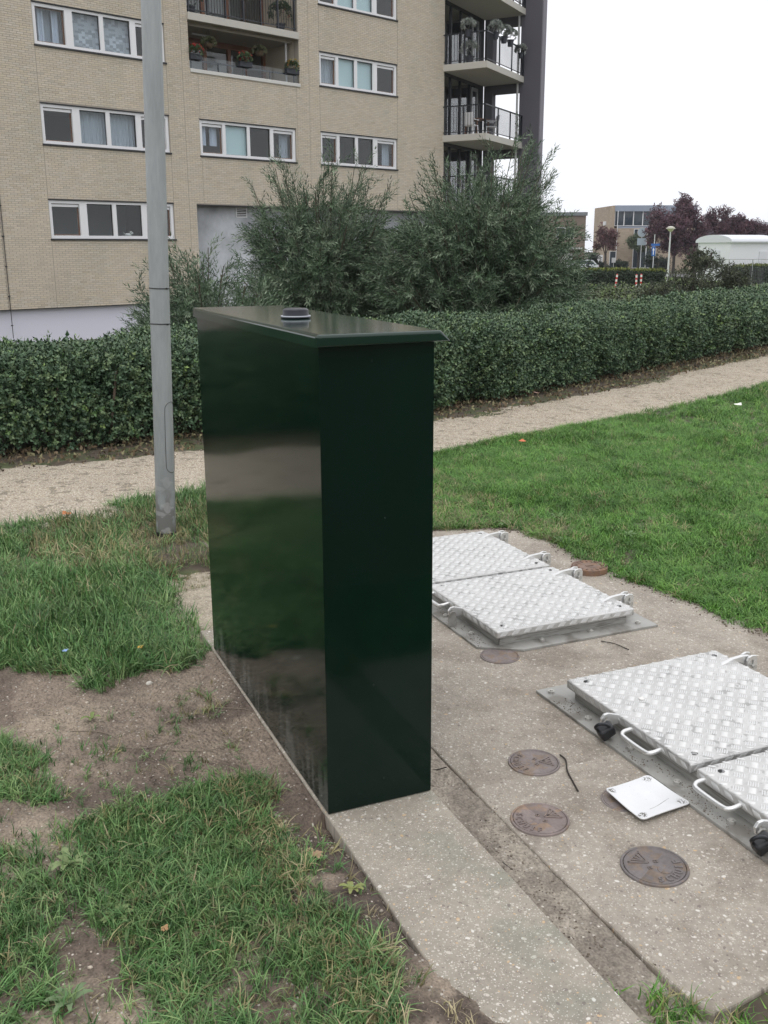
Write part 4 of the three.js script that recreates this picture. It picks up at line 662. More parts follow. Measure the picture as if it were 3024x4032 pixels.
// ---------------------------------------------------------------- willow bushes on the lower land
const willowSprig = (() => { const R = rng(640), ps = []; for (let k = 0; k < 13; k++) { const y = 0.02 * k, a = k * 2.4 + R(); ps.push({ ...leaf(0.075 + 0.025 * R(), 0.0135 + 0.003 * R(), 0.3, 0.2), m: new THREE.Matrix4().makeRotationY(a).multiply(new THREE.Matrix4().makeRotationX(0.55 + 0.5 * R())).setPosition(0, y, 0) }); } ps.push({ p: [-0.002, 0, 0, 0.002, 0, 0, 0, 0.27, 0, 0, 0, 0.002], i: [0, 1, 2, 0, 3, 2], m: new THREE.Matrix4() }); return sprig(ps); })();
function willow(name, label, x, z, o, seed) { // many stems from one stool; each carries side twigs set with leafy sprigs
  const y0 = landY(x, z), t = thing(name, label, 'bush', [x, y0 - 0.03, z]), R = rng(seed), list = [], tubes = [], C = V(o.cx ?? 0, o.cy, 0);
  const put = (p, dir, c, s) => { const k = 0.65 + 0.7 * R(); list.push({ m: place(p, dir, R() * 6.28, s * (0.75 + 0.5 * R())), c: lin(c[0] * k, c[1] * k, c[2] * k) }); };
  for (let s = 0; s < o.stems; s++) {
    const whip = s < o.stems * (o.whips ?? 0.12), a = R() * 6.283, e = whip ? 0.75 + 0.25 * R() : lerp(-0.55, 1, Math.pow(R(), 0.8)), q = Math.sqrt(Math.max(0, 1 - e * e)), r = whip ? 1.18 + 0.3 * R() : 0.55 + 0.45 * Math.sqrt(R()), lob = 0.82 + 0.36 * vnoise(a * 1.3 + 7, e * 2 + seed, 645);
    const tip = V(C.x + o.rx * q * Math.cos(a) * r * lob, C.y + o.ry * e * r * lob, o.rx * q * Math.sin(a) * r * lob), b = V((R() - 0.5) * 0.4, 0, (R() - 0.5) * 0.4);
    const mid = V(lerp(b.x, tip.x, 0.42), Math.max(tip.y * 0.62, C.y * 0.5) + (R() - 0.5) * 0.2, lerp(b.z, tip.z, 0.42)), cv = new THREE.QuadraticBezierCurve3(b, mid, tip), len = cv.getLength();
    tubes.push(new THREE.TubeGeometry(cv, 8, whip ? 0.006 : 0.007 + 0.007 * R(), 4));
    const n = Math.round(len * (whip ? o.twigs * 0.6 : o.twigs));
    for (let k = 0; k < n; k++) {
      const u = lerp(o.from ?? 0.3, 1, (k + R()) / n), p = cv.getPoint(u), tan = cv.getTangent(u), tl = (whip && u > 0.7 ? 0.14 : lerp(0.5, 0.28, u)) * (0.5 + R()), out = p.clone().sub(C).setY(0).normalize();
      const dir = tan.multiplyScalar(whip ? 1 : 0.35).addScaledVector(out, 0.35).add(V(R() - 0.5, (R() - 0.5) * 1.2, R() - 0.5)).normalize(), m = Math.max(1, Math.round(tl / 0.11));
      for (let j = 0; j < m; j++) { const w = ((j + R()) / m) * tl, pp = p.clone().addScaledVector(dir, w); pp.y -= (o.droop ?? 0.2) * w * w; put(pp, dir.clone().add(V(R() - 0.5, (R() - 0.5) * 1.1 - (o.droop ?? 0.2) * w, R() - 0.5)), o.cols[Math.floor(R() * o.cols.length)], o.ls ?? 1); }
      if (k % 3 === 0) tubes.push(new THREE.TubeGeometry(new THREE.LineCurve3(p, p.clone().addScaledVector(dir, tl * 0.8)), 1, 0.003, 3));
    }
  }
  scatter('foliage', willowSprig, mat([1, 1, 1], 0.6, { side: THREE.DoubleSide }), list, t);
  obj('stems', merge(tubes), mat([0.085, 0.075, 0.05], 0.9), t); return t;
}
const wc = [[0.075, 0.125, 0.062], [0.058, 0.1, 0.05], [0.125, 0.175, 0.105], [0.046, 0.086, 0.042], [0.17, 0.215, 0.14]];
willow('willow_bush', 'large dense willow bush with upright shoots before the corner balconies', 7.35, -12.6, { stems: 250, rx: 1.72, ry: 1.5, cy: 2.35, twigs: 8, cols: wc, ls: 1, from: 0.22, whips: 0.14 }, 651);
willow('willow_bush', 'willow bush before the grey rendered wall behind the cabinet', 5.25, -14.6, { stems: 125, rx: 1.4, ry: 1.35, cy: 2.55, twigs: 7.5, cols: wc, ls: 1, from: 0.3, whips: 0.16 }, 652);
willow('willow_bush', 'low arching willow bush behind the lamp post', 2.45, -11.3, { stems: 110, rx: 1.05, ry: 0.8, cy: 1.75, cx: -0.05, twigs: 8.5, cols: wc, ls: 1, droop: 0.6, from: 0.25, whips: 0.1 }, 653);
willow('willow_bush', 'small willow bush filling the gap between the two big ones', 6.9, -15.8, { stems: 60, rx: 0.9, ry: 1.1, cy: 2.2, twigs: 7, cols: wc, ls: 1 }, 654);
{ // undergrowth between the bushes and behind the hedge
  const R = rng(660), list = [];
  for (let i = 0; i < 15000; i++) { const x = lerp(-3, 26, R()), d = lerp(1.2, 7.5, R()), z = hedgeZ(x) - d; const n = fbm(x * 0.6, z * 0.6, 661, 3); if (n < 0.38) continue; const y = landY(x, z) + R() * (0.25 + 1.3 * (n - 0.38)) * (x > 9 ? 0.9 : 1); const c = [[0.05, 0.085, 0.03], [0.07, 0.1, 0.045], [0.06, 0.075, 0.045], [0.09, 0.13, 0.035]][Math.floor(R() * 4)], k = 0.6 + 0.7 * R(); list.push({ m: place(V(x, y, z), V(R() - 0.5, 0.7, R() - 0.5), R() * 6.28, 2.1 + 2.2 * R()), c: lin(c[0] * k, c[1] * k, c[2] * k) }); }
  for (let i = 0; i < 9000; i++) { const az = lerp(24, 46, R()) * Math.PI / 180, d = lerp(14, 72, R()), x = -0.84 + d * Math.sin(az), z = 2.37 - d * Math.cos(az), n = fbm(x * 0.22, z * 0.22, 662, 3); if (hedgeZ(x) - z < 5 || n < 0.3) continue; const c = [[0.06, 0.085, 0.04], [0.075, 0.095, 0.05], [0.09, 0.11, 0.05], [0.11, 0.16, 0.045]][Math.floor(R() * 4)], k = 0.6 + 0.7 * R(); list.push({ m: place(V(x, landY(x, z) + R() * 0.9 * Math.max(0, n - 0.3) * sstep(75, 40, d), z), V(R() - 0.5, 0.8, R() - 0.5), R() * 6.28, lerp(4, 7, R())), c: lin(c[0] * k, c[1] * k, c[2] * k) }); }
  const u = scatter('undergrowth', hedgeSprig, mat([1, 1, 1], 0.7, { side: THREE.DoubleSide }), list); tag(u, 'low leafy undergrowth on the slope behind the hedge', 'undergrowth');
}
// ---------------------------------------------------------------- grass
function tuftGeo(n, len, wid, spread, seed, segs = 3) {
  const R = rng(seed), pos = [], idx = [];
  for (let k = 0; k < n; k++) {
    const a = R() * 6.283, L = len * (0.55 + 0.6 * R()), w = wid * (0.7 + 0.5 * R()), lean = spread * (0.3 + 0.9 * R()), bx = (R() - 0.5) * len * 0.5, bz = (R() - 0.5) * len * 0.5, ca = Math.cos(a), sa = Math.sin(a), b = pos.length / 3;
    for (let s = 0; s <= segs; s++) { const t = s / segs, th = lean * t * 1.25, r = L * t * Math.sin(th) * 0.9, y = L * t * Math.cos(th * 0.9), ww = (w / 2) * (1 - t * t); if (s === segs) pos.push(bx + ca * r, y, bz + sa * r); else pos.push(bx + ca * r - sa * ww, y, bz + sa * r + ca * ww, bx + ca * r + sa * ww, y, bz + sa * r - ca * ww); }
    for (let s = 0; s < segs; s++) { const q = b + s * 2; if (s === segs - 1) idx.push(q, q + 1, q + 2); else idx.push(q, q + 1, q + 2, q + 1, q + 3, q + 2); }
  }
  return tri(pos, idx);
}
const grassM = mat([1, 1, 1], 0.6, { side: THREE.DoubleSide });
const fresh = [[0.085, 0.215, 0.03], [0.11, 0.255, 0.036], [0.068, 0.18, 0.028], [0.145, 0.28, 0.05]], cool = [[0.095, 0.205, 0.058], [0.135, 0.25, 0.08], [0.07, 0.17, 0.048], [0.2, 0.295, 0.11]], straw = [[0.3, 0.26, 0.13], [0.24, 0.22, 0.1], [0.34, 0.29, 0.17]];
const groundAt = (x, z) => (x > SX0 && x < SX1 && z > SZ0 && z < SZ1 ? soilY(x, z) : landY(x, z));
function sow(n, x0, x1, z0, z1, seed, dens, cols, dryness, size, tilt = 0.35) {
  const R = rng(seed), list = [];
  for (let i = 0; i < n; i++) {
    const x = lerp(x0, x1, R()), z = lerp(z0, z1, R()), q = dens(x, z); if (R() > q) continue;
    const dry = R() < dryness(x, z), c = (dry ? straw : cols)[Math.floor(R() * (dry ? 3 : 4))], k = (0.55 + 0.8 * R()) * (0.82 + 0.36 * fbm(x * 2.5, z * 2.5, 671, 3)), f = fbm(x * 1.7, z * 1.7, 673, 3) * 6.283 * 2;
    list.push({ m: place(V(x, groundAt(x, z) - 0.004, z), V(Math.cos(f) * tilt * 0.45 + (R() - 0.5) * tilt * 1.7, 1, Math.sin(f) * tilt * 0.45 + (R() - 0.5) * tilt * 1.7), R() * 6.28, size * (0.6 + 0.7 * R()) * (0.75 + 0.5 * fbm(x * 4, z * 4, 674, 2)) * (q < 0.35 ? 0.8 : 1)), c: lin(c[0] * k, c[1] * k, c[2] * k) });
  }
  return list;
}
{
  const T1 = tuftGeo(10, 0.095, 0.005, 1.1, 681, 4), T2 = tuftGeo(12, 0.075, 0.0042, 1.05, 682), T3 = tuftGeo(8, 0.1, 0.0062, 1.05, 683, 4);
  const lawn = (x, z) => { if (!inPoly(lawnPoly, x + 0.12 * (fbm(x * 4, z * 4, 690, 3) - 0.5), z + 0.12 * (fbm(x * 4 + 9, z * 4, 690, 3) - 0.5))) return 0; return clamp(0.55 + 1.3 * (fbm(x * 1.8, z * 1.8, 691, 3) - 0.3)); };
  const near = [...sow(68000, 1.5, 5.2, -5.6, 1.2, 701, lawn, fresh, (x, z) => (x < 2.3 && z < -2.1 ? 0.3 : 0.05), 0.92, 0.32), ...sow(46000, 5.2, 13, -9.5, 0.5, 702, lawn, fresh, () => 0.04, 1.15, 0.3)];
  tag(scatter('lawn_grass', T2, grassM, near), 'thick green lawn grass beside the concrete slab', 'grass');
  const pole = (x, z) => Math.hypot(x - 0.12, z + 3.15);
  const midD = (x, z) => { const j = 0.3 * (fbm(x * 6, z * 6, 710, 4) - 0.5), j2 = 0.34 * (fbm(x * 6 + 3, z * 6, 713, 4) - 0.5); if (!inPoly(grassMid, x + j * 0.5, z + j2)) return 0; if (x > -0.01 && z > -1.4) return 0; const p = pole(x, z), bare = sstep(0.12, 0.5, p); return clamp((0.55 + 1.5 * (fbm(x * 2.4, z * 2.4, 711, 3) - 0.32)) * (0.3 + 0.7 * bare)) * (x > 0.02 && z > -2.5 ? 0.25 : 1); };
  tag(scatter('verge_grass', T1, grassM, sow(56000, -5, 1.7, -4.4, -1.15, 712, midD, cool, (x, z) => (pole(x, z) < 0.7 ? 0.45 : 0.04), 0.9, 0.6)), 'long bluish green grass between the path and bare soil', 'grass');
  const nearD = (x, z) => { const j = 0.1 * (fbm(x * 9, z * 9, 720, 3) - 0.5); if (x > soilEdgeX(z) - 0.06) return 0; if (inPoly(grassNear, x + j, z + j)) return clamp(0.42 + 2.2 * (fbm(x * 5.5, z * 5.5, 721, 3) - 0.36)); for (const g of grassSide) if (inPoly(g, x + j, z + j)) return clamp(0.15 + 2 * (fbm(x * 7, z * 7, 722, 3) - 0.32)); if (x < -0.58 && z > -0.3) return clamp(2 * (fbm(x * 6, z * 6, 726, 3) - 0.36)); return x < -1.2 ? clamp(1.5 * (fbm(x * 3, z * 3, 723, 3) - 0.3)) : fbm(x * 6, z * 6, 725, 3) > 0.55 ? 0.1 : 0.012; };
  tag(scatter('tufted_grass', T3, grassM, sow(32000, -1.7, 0.0, -1.0, 1.5, 724, nearD, cool, (x, z) => (x > -0.24 ? 0.34 : 0.1), 0.62, 0.6)), 'uneven tufts of grass on trodden soil left of the footing', 'grass');
  // dry stubble on the bare margins
  const dryD = (x, z) => { if (x > soilEdgeX(z) - 0.015 || (x > -0.03 && z < 0)) return 0; const e = fbm(x * 8, z * 8, 730, 3); return e > 0.5 ? (inPoly(soilNear, x, z) ? 0.16 : 0.5) : 0.03; };
  tag(scatter('dry_grass', tuftGeo(6, 0.05, 0.0026, 1.15, 684), grassM, [...sow(3200, -1.2, 0.15, -1.1, 1.4, 731, dryD, straw.concat([[0.2, 0.19, 0.09]]), () => 0.75, 0.75, 0.7), ...sow(6000, -0.3, 1.4, -3.7, -2.3, 732, (x, z) => (fbm(x * 6, z * 6, 733, 3) > 0.45 ? 0.6 : 0.1), cool, () => 0.7, 0.8)]), 'sparse straw coloured grass stubble on bare soil', 'grass');
  const endD = (x, z) => { if (x > 0.34 && x < 0.485 && z > 0.86) return clamp(0.9 * sstep(0.84, 1.0, z)); if (x > 0.48 && z > 1.02) return 0.55; return 0; };
  tag(scatter('joint_grass', T3, grassM, sow(4200, 0.34, 2.4, 0.84, 1.9, 741, endD, fresh, () => 0.18, 0.6, 0.7)), 'grass growing in the joint at the end of the slab', 'grass');
  const pv = (x, z) => { const d = z - hedgeZ(x); return d > 0.15 && d < 0.75 ? (fbm(x * 3, z * 3, 750, 3) > 0.52 ? 0.7 : 0.05) : d > 0.75 && pathZ(x) - z > 0.0 && pathZ(x) - z < 0.45 ? (fbm(x * 5, z * 5, 751, 3) > 0.56 ? 0.5 : 0.02) : 0; };
  tag(scatter('path_moss', tuftGeo(9, 0.03, 0.005, 1.2, 685), grassM, sow(70000, -6, 14, -11.5, -3, 752, pv, [[0.1, 0.13, 0.035], [0.08, 0.1, 0.035], [0.14, 0.14, 0.06], [0.06, 0.085, 0.03]], () => 0.2, 1)), 'moss and short weeds along the edges of the gravel path', 'moss');
}
// ---------------------------------------------------------------- stones, crumbs, litter, weeds
{
  const peb = (() => { const g = new THREE.IcosahedronGeometry(1, 1), p = g.attributes.position; for (let i = 0; i < p.count; i++) { const v = V(p.getX(i), p.getY(i), p.getZ(i)), k = 0.8 + 0.4 * vnoise(v.x * 2 + 5, v.y * 2 + v.z * 3, 760); p.setXYZ(i, v.x * k, v.y * k * 0.6, v.z * k * 0.8); } g.computeVertexNormals(); return g; })();
  const R = rng(761), stones = [], crumbs = [];
  for (let i = 0; i < 26000; i++) { const x = lerp(-4, 12, R()), a = hedgeZ(x) + 0.45, b = pathZ(x), z = lerp(a, b, R()), s = 0.0025 + 0.005 * R() * R(), c = R() < 0.7 ? [0.44, 0.37, 0.27] : R() < 0.5 ? [0.6, 0.54, 0.44] : [0.22, 0.17, 0.13], k = 0.75 + 0.5 * R(); stones.push({ m: place(V(x, landY(x, z) + 0.016, z), UP, R() * 6, s), c: lin(c[0] * k, c[1] * k, c[2] * k) }); }
  for (let i = 0; i < 24000; i++) { const x = lerp(-1.3, 0.14, R()), z = lerp(-1.4, 1.4, R()); if (x > soilEdgeX(z) - 0.005 || (x > -0.02 && z < 0)) continue; const w = R(), s = w < 0.012 ? 0.003 + 0.004 * R() : 0.001 + 0.0035 * R() * R() * R(), c = w < 0.05 ? [0.42, 0.37, 0.3] : w < 0.6 ? [0.24, 0.19, 0.145] : [0.12, 0.092, 0.07], k = 0.7 + 0.6 * R(); crumbs.push({ m: place(V(x, soilY(x, z) + s * 0.2, z), UP, R() * 6, s), c: lin(c[0] * k, c[1] * k, c[2] * k) }); }
  for (let i = 0; i < 5200; i++) { // dirt gathered against the slab, in the joint and on the hatch frames
    const w = R(); let x, z, y, s = 0.0012 + 0.004 * R() * R();
    if (w < 0.22) { s *= 0.7; x = lerp(0.335, 0.49, R()); z = lerp(-1.2, 1.0, R()); if (fbm(x * 6, z * 6, 770, 3) < 0.46) continue; y = x > 0.47 ? PADY : soilY(x, z); s *= 1.2; }
    else if (w < 0.7) { const k = Math.floor(R() * (lawnEdge.length - 1)), t = R(); x = lerp(lawnEdge[k][0], lawnEdge[k + 1][0], t) + 0.06 - 0.14 * R() * R(); z = lerp(lawnEdge[k][1], lawnEdge[k + 1][1], t); y = PADY; s *= 1.6; }
    else { x = lerp(1.0, 1.06, R()); z = R() < 0.7 ? lerp(-0.48, 1.0, R()) : lerp(-1.6, -0.9, R()); if (fbm(x * 20, z * 9, 771, 3) < 0.54) continue; y = PADY + 0.011; s *= 0.7; }
    const k = 0.5 + 0.7 * R(); crumbs.push({ m: place(V(x, y + s * 0.2, z), UP, R() * 6, s), c: lin(0.16 * k, 0.13 * k, 0.1 * k) });
  }
  tag(scatter('path_gravel', peb, mat([1, 1, 1], 0.9), stones), 'loose gravel on the footpath', 'gravel');
  tag(scatter('soil_crumbs', peb, mat([1, 1, 1], 0.97), crumbs), 'crumbs of soil and small stones lying about', 'soil');
  // dead leaves under the hedge
  const lit = [], lg = sprig([{ ...leaf(0.045, 0.026, 0.35, 0.3), m: new THREE.Matrix4() }]);
  for (let i = 0; i < 7000; i++) { const x = lerp(-6, 14, R()), d = Math.pow(R(), 1.8) * 0.75 - 0.25, z = hedgeZ(x) + d, c = [[0.13, 0.09, 0.05], [0.2, 0.15, 0.09], [0.08, 0.06, 0.04], [0.24, 0.22, 0.12]][Math.floor(R() * 4)]; lit.push({ m: place(V(x, landY(x, z) + 0.014, z), V(R() - 0.5, 0.35, R() - 0.5), R() * 6, 0.5 + 0.7 * R()), c: lin(...c) }); }
  tag(scatter('leaf_litter', lg, mat([1, 1, 1], 0.9, { side: THREE.DoubleSide }), lit), 'dead leaves lying along the foot of the hedge', 'leaf litter');
  // single fallen leaves and scraps
  const scrap = (name, label, cat, x, z, y, c, s, turn, group) => { // a curled, lobed leaf with thickness
    const pts = []; for (let k = 0; k < 22; k++) { const a = (k / 22) * 6.283, r = s * (0.62 + 0.3 * Math.cos(a) + 0.14 * Math.cos(5 * a)); pts.push([r * Math.cos(a), r * Math.sin(a) * 0.75]); }
    const g = extrude(shape(pts), 0.0008, { curveSegments: 2 }).rotateX(-Math.PI / 2), p = g.attributes.position; for (let i = 0; i < p.count; i++) p.setY(i, p.getY(i) + 0.35 * (p.getX(i) ** 2 - p.getZ(i) * 0.3 * s) / s * 0.5); g.computeVertexNormals();
    const o = obj(name, g, mat(c, 0.7)); o.position.set(x, y, z); o.rotation.y = turn; return tag(o, label, cat, group);
  };
  scrap('fallen_leaf', 'orange fallen leaf on the lawn near the path', 'leaf', 3.32, -4.47, 0.045, [0.55, 0.14, 0.05], 0.05, 1);
  scrap('fallen_leaf', 'orange fallen leaf at the path edge near the lamp post', 'leaf', -0.3, -3.74, 0.012, [0.5, 0.17, 0.06], 0.05, 2);
  scrap('fallen_leaf', 'yellow fallen leaf at the grass edge by bare soil', 'leaf', -0.28, -1.42, 0.02, [0.55, 0.34, 0.06], 0.02, 0.4);
  scrap('fallen_leaf', 'tan fallen leaf lying on tufted grass', 'leaf', -0.53, 0.33, 0.02, [0.42, 0.24, 0.12], 0.016, 0.8);
  scrap('fallen_leaf', 'pale pink fallen leaf on the path below the hedge', 'leaf', 5.1, -7.1, 0.0, [0.6, 0.38, 0.32], 0.05, 2.2);
  scrap('paper_scrap', 'crumpled white paper scrap on the lawn', 'litter', 6.23, -5.23, 0.05, [0.75, 0.76, 0.66], 0.07, 0.3);
  scrap('paper_scrap', 'small blue scrap in the long grass', 'litter', -0.56, -1.48, 0.03, [0.25, 0.38, 0.65], 0.018, 0.3);
  scrap('paper_scrap', 'pale scrap stuck on the padlocked hatch lid', 'litter', 1.2, -0.16, PADY + 0.0825, [0.72, 0.71, 0.68], 0.017, 0.7);
  const st = tag(obj('stone', peb, mat([0.55, 0.52, 0.46], 0.9)), 'single white stone on the bare soil', 'stone'); st.position.set(-0.29, soilY(-0.29, -1.16) + 0.003, -1.16); st.scale.setScalar(0.013);
  const twig = (label, pts, r) => tag(obj('twig', tube(pts, r, 6, 20), mat([0.035, 0.027, 0.022], 0.9)), label, 'twig');
  twig('thin curved dark twig beside a valve cover', [[0.815, PADY + 0.004, -0.065], [0.812, PADY + 0.006, -0.03], [0.78, PADY + 0.004, 0.03], [0.76, PADY + 0.003, 0.09], [0.742, PADY + 0.004, 0.145]], 0.0026);
  twig('thin dark twig on the slab between the two hatches', [[1.5, PADY + 0.004, -0.81], [1.53, PADY + 0.006, -0.76], [1.55, PADY + 0.003, -0.69]], 0.002);
  twig('dark twig lying in the dirt joint along the footing', [[0.355, -0.034, 0.31], [0.362, -0.03, 0.36], [0.372, -0.033, 0.41]], 0.003);
  twig('short twig in the joint beside the cabinet foot', [[0.385, -0.03, -0.17], [0.41, -0.03, -0.155], [0.445, -0.02, -0.14]], 0.0022);
  for (const [i, p] of [[[-0.34, -0.62], [-0.2, -0.55], [-0.06, -0.6]], [[-0.5, -0.72], [-0.4, -0.66], [-0.3, -0.67]], [[-0.62, -0.9], [-0.5, -0.82], [-0.45, -0.7]], [[-0.12, -0.86], [-0.05, -0.78], [-0.02, -0.75]]].entries()) tag(obj('root', tube(p.map(([x, z], k) => [x, soilY(x, z) + 0.002 + (k === 1 ? 0.003 : 0), z]), 0.0014, 5, 14), mat([0.24, 0.195, 0.15], 0.9)), 'thin bare root lying on the trodden soil', 'root', 'roots on the soil');
  // broad-leaved weeds
  const weed = (label, x, z, n, len, c, seed, y) => { const q = rng(seed), t = thing('weed', label, 'weed', [x, y ?? groundAt(x, z), z], q() * 6); const m = mat(c, 0.65, { side: THREE.DoubleSide }); for (let k = 0; k < n; k++) { const L = len * (0.7 + 0.5 * q()), a = (k / n) * 6.283 + q(), pos = [], idx = [], S = 8; for (let s = 0; s <= S; s++) { const v = s / S, w = L * 0.13 * Math.sin(Math.PI * Math.min(1, v * 0.92 + 0.06)) * (1 + 0.22 * Math.sin(v * 22 + q())) + 0.002, yy = 0.006 + L * 0.42 * Math.sin(v * 2.1), r = v * L; pos.push(r, yy + w * 0.35, -w, r, yy, 0, r, yy + w * 0.35, w); if (s) { const b = (s - 1) * 3; idx.push(b, b + 3, b + 1, b + 1, b + 3, b + 4, b + 1, b + 4, b + 2, b + 2, b + 4, b + 5); } } const o = obj('leaf', tri(pos, idx), m, t); o.rotation.y = a; } return t; };
  weed('pale ragged dandelion rosette in the left tufted grass', -0.7, -0.09, 9, 0.05, [0.2, 0.26, 0.11], 801);
  weed('broad leaved dock plant on bare soil beside the tufted grass', -0.755, 0.45, 6, 0.05, [0.13, 0.19, 0.09], 802);
  weed('toothed young weed on stony soil in tufted grass', -0.62, 0.2, 8, 0.042, [0.16, 0.22, 0.08], 803);
  weed('tiny seedling standing alone on the bare soil', -0.53, -0.94, 5, 0.035, [0.16, 0.22, 0.06], 804);
  weed('small yellowish weed on dark soil beside the footing', -0.07, 0.36, 8, 0.03, [0.22, 0.24, 0.08], 805);
  weed('dry reddish weed on dark soil beside the footing', -0.1, 0.17, 9, 0.026, [0.36, 0.25, 0.15], 806);
  for (const [i, x, z] of [[0, 1.8, -2.62], [1, 2.05, -2.52], [2, 2.42, -2.55], [3, 2.14, -2.09], [4, 2.55, -2.05]]) weed('broad leaved plantain at the lawn edge beyond the hatch', x, z, 6, 0.055, [0.13, 0.21, 0.08], 810 + i).userData.group = 'plantains at the lawn edge';
}
// ---------------------------------------------------------------- the street beyond
const SP = [-0.84, 2.37];                                             // survey point: bearings in degrees, distances in metres
const fromSP = (az, d) => [SP[0] + d * Math.sin((az * Math.PI) / 180), SP[1] - d * Math.cos((az * Math.PI) / 180)];
const sited = (az, d, y = LOW) => { const [x, z] = fromSP(az, d); return [x, y, z]; };
const facing = (az) => (-az * Math.PI) / 180;                         // turn that faces the survey point
{
  const asph = tex(256, 256, (u, v) => { const k = 0.8 + 0.4 * fbm(u * 40, v * 40, 850, 3, 40); return [0.11 * k, 0.11 * k, 0.112 * k]; });
  const P = (az, d) => fromSP(az, d), road = [P(14, 140), P(50, 100), P(52, 112), P(14, 156)];
  const rs = extrude(shape(road.map(([x, z]) => [x, -z])), 0.05).rotateX(-Math.PI / 2).translate(0, LOW + 0.03, 0); const u = rs.attributes.uv, p = rs.attributes.position; for (let i = 0; i < p.count; i++) u.setXY(i, p.getX(i) / 2, p.getZ(i) / 2);
  struct('street', rs, mat([1, 1, 1], 0.95, { map: asph }));
  const lw = [P(25, 70), P(47, 74), P(49, 98), P(20, 128)]; const lg = extrude(shape(lw.map(([x, z]) => [x, -z])), 0.04).rotateX(-Math.PI / 2).translate(0, LOW + 0.028, 0);
  struct('far_lawn', lg, mat([0.13, 0.2, 0.04], 1));
}
const W2 = mat([0.75, 0.75, 0.76], 0.5), gl2 = phys([0.04, 0.055, 0.07], 0.03, { ior: 1.52 });
function opening(t, x, y, z, w, h, mullions = 0, m = W2) { const f = obj('window', extrude(shape(rect(x - w / 2, y, x + w / 2, y + h), [...Array(mullions + 1)].map((_, k) => { const iw = w / (mullions + 1); return rect(x - w / 2 + k * iw + 0.06, y + 0.06, x - w / 2 + (k + 1) * iw - 0.06, y + h - 0.06); })), 0.08).translate(0, 0, z - 0.03), m, t); obj('pane', box(w - 0.06, h - 0.06, 0.02, x, y + h / 2, z - 0.0), gl2, f); return f; }
{ // tan house with a grey top storey
  const h = thing('house', 'tan brick house with blue grey top storey behind the red leaved tree', 'house', sited(35.9, 139), facing(36) + 0.28);
  const brickT = tex(256, 256, (u, v) => { const k = (0.8 + 0.4 * fbm(u * 5, v * 5, 860, 4, 5)) * (hash2(Math.floor(u * 22), Math.floor(v * 60), 861) * 0.2 + 0.9); return [0.37 * k, 0.3 * k, 0.23 * k]; });
  const bm = mat([1, 1, 1], 0.95, { map: brickT }), bm2 = bm, zincL = mat([0.28, 0.32, 0.4], 0.5), zincR = zincL;
  obj('wall', box(11, 5.4, 9, 5.5, 2.7, -4.5), bm, h); obj('top_storey', box(10.4, 2.3, 8.4, 5.7, 6.55, -4.6), zincL, h);
  obj('roof_edge', box(11, 0.75, 8.9, 5.5, 7.9, -4.5), zincR, h);
  obj('gable_wall', box(0.3, 8.25, 9.05, -0.16, 4.125, -4.5), bm2, h);
  opening(h, 2.6, 5.7, -0.36, 5.0, 2.0, 3); opening(h, 3.6, 2.9, 0.04, 1.9, 2.4); opening(h, 4.2, 0.3, 0.04, 3.1, 2.6); opening(h, -0.0, 0.3, 0.02, 0.9, 2.2);
  obj('downpipe', cyl(0.05, 0.05, 7.6, 8, 0.4, 3.8, 0.08), W2, h);
  const g = obj('garage_door', box(0.05, 2.0, 3.2, -0.34, 1.0, -5.2), W2, h); obj('lamp_box', box(0.1, 0.5, 1.2, -0.36, 6.1, -3.4), W2, h);
  const h2 = thing('house', 'dark grey terraced house with flat roof behind the big willow', 'house', sited(34.2, 156), facing(33) + 0.1);
  obj('wall', box(26, 7.6, 8, -12.5, 3.8, -4), mat([0.2, 0.155, 0.125], 0.95), h2); obj('roof_edge', box(26.4, 0.5, 8.4, -12.5, 7.8, -4), mat([0.17, 0.19, 0.2], 0.6), h2);
  for (let k = 0; k < 4; k++) { opening(h2, -2.5 - k * 6.4, 4.3, 0.04, 2.6, 1.6, 1); obj('door', box(2.6, 2.2, 0.08, -2.5 - k * 6.4, 1.1, 0.04), k ? mat([0.2, 0.03, 0.03], 0.6) : W2, h2); }
  obj('canopy', box(8, 0.25, 1.2, -4, 2.9, 0.6), W2, h2);
  const h3 = thing('house', 'long low dark building with pale roof edge behind the site hut', 'building', sited(43.9, 142), facing(44));
  obj('wall', box(26, 5.6, 8, 2, 2.8, -4), mat([0.075, 0.06, 0.075], 0.9), h3); obj('roof_edge', box(26.3, 0.45, 8.3, 2, 5.8, -4), mat([0.5, 0.5, 0.55], 0.6), h3); for (let k = 0; k < 5; k++) opening(h3, -8 + k * 4.6, 2.9, 0.04, 1.8, 1.1, 1);
}
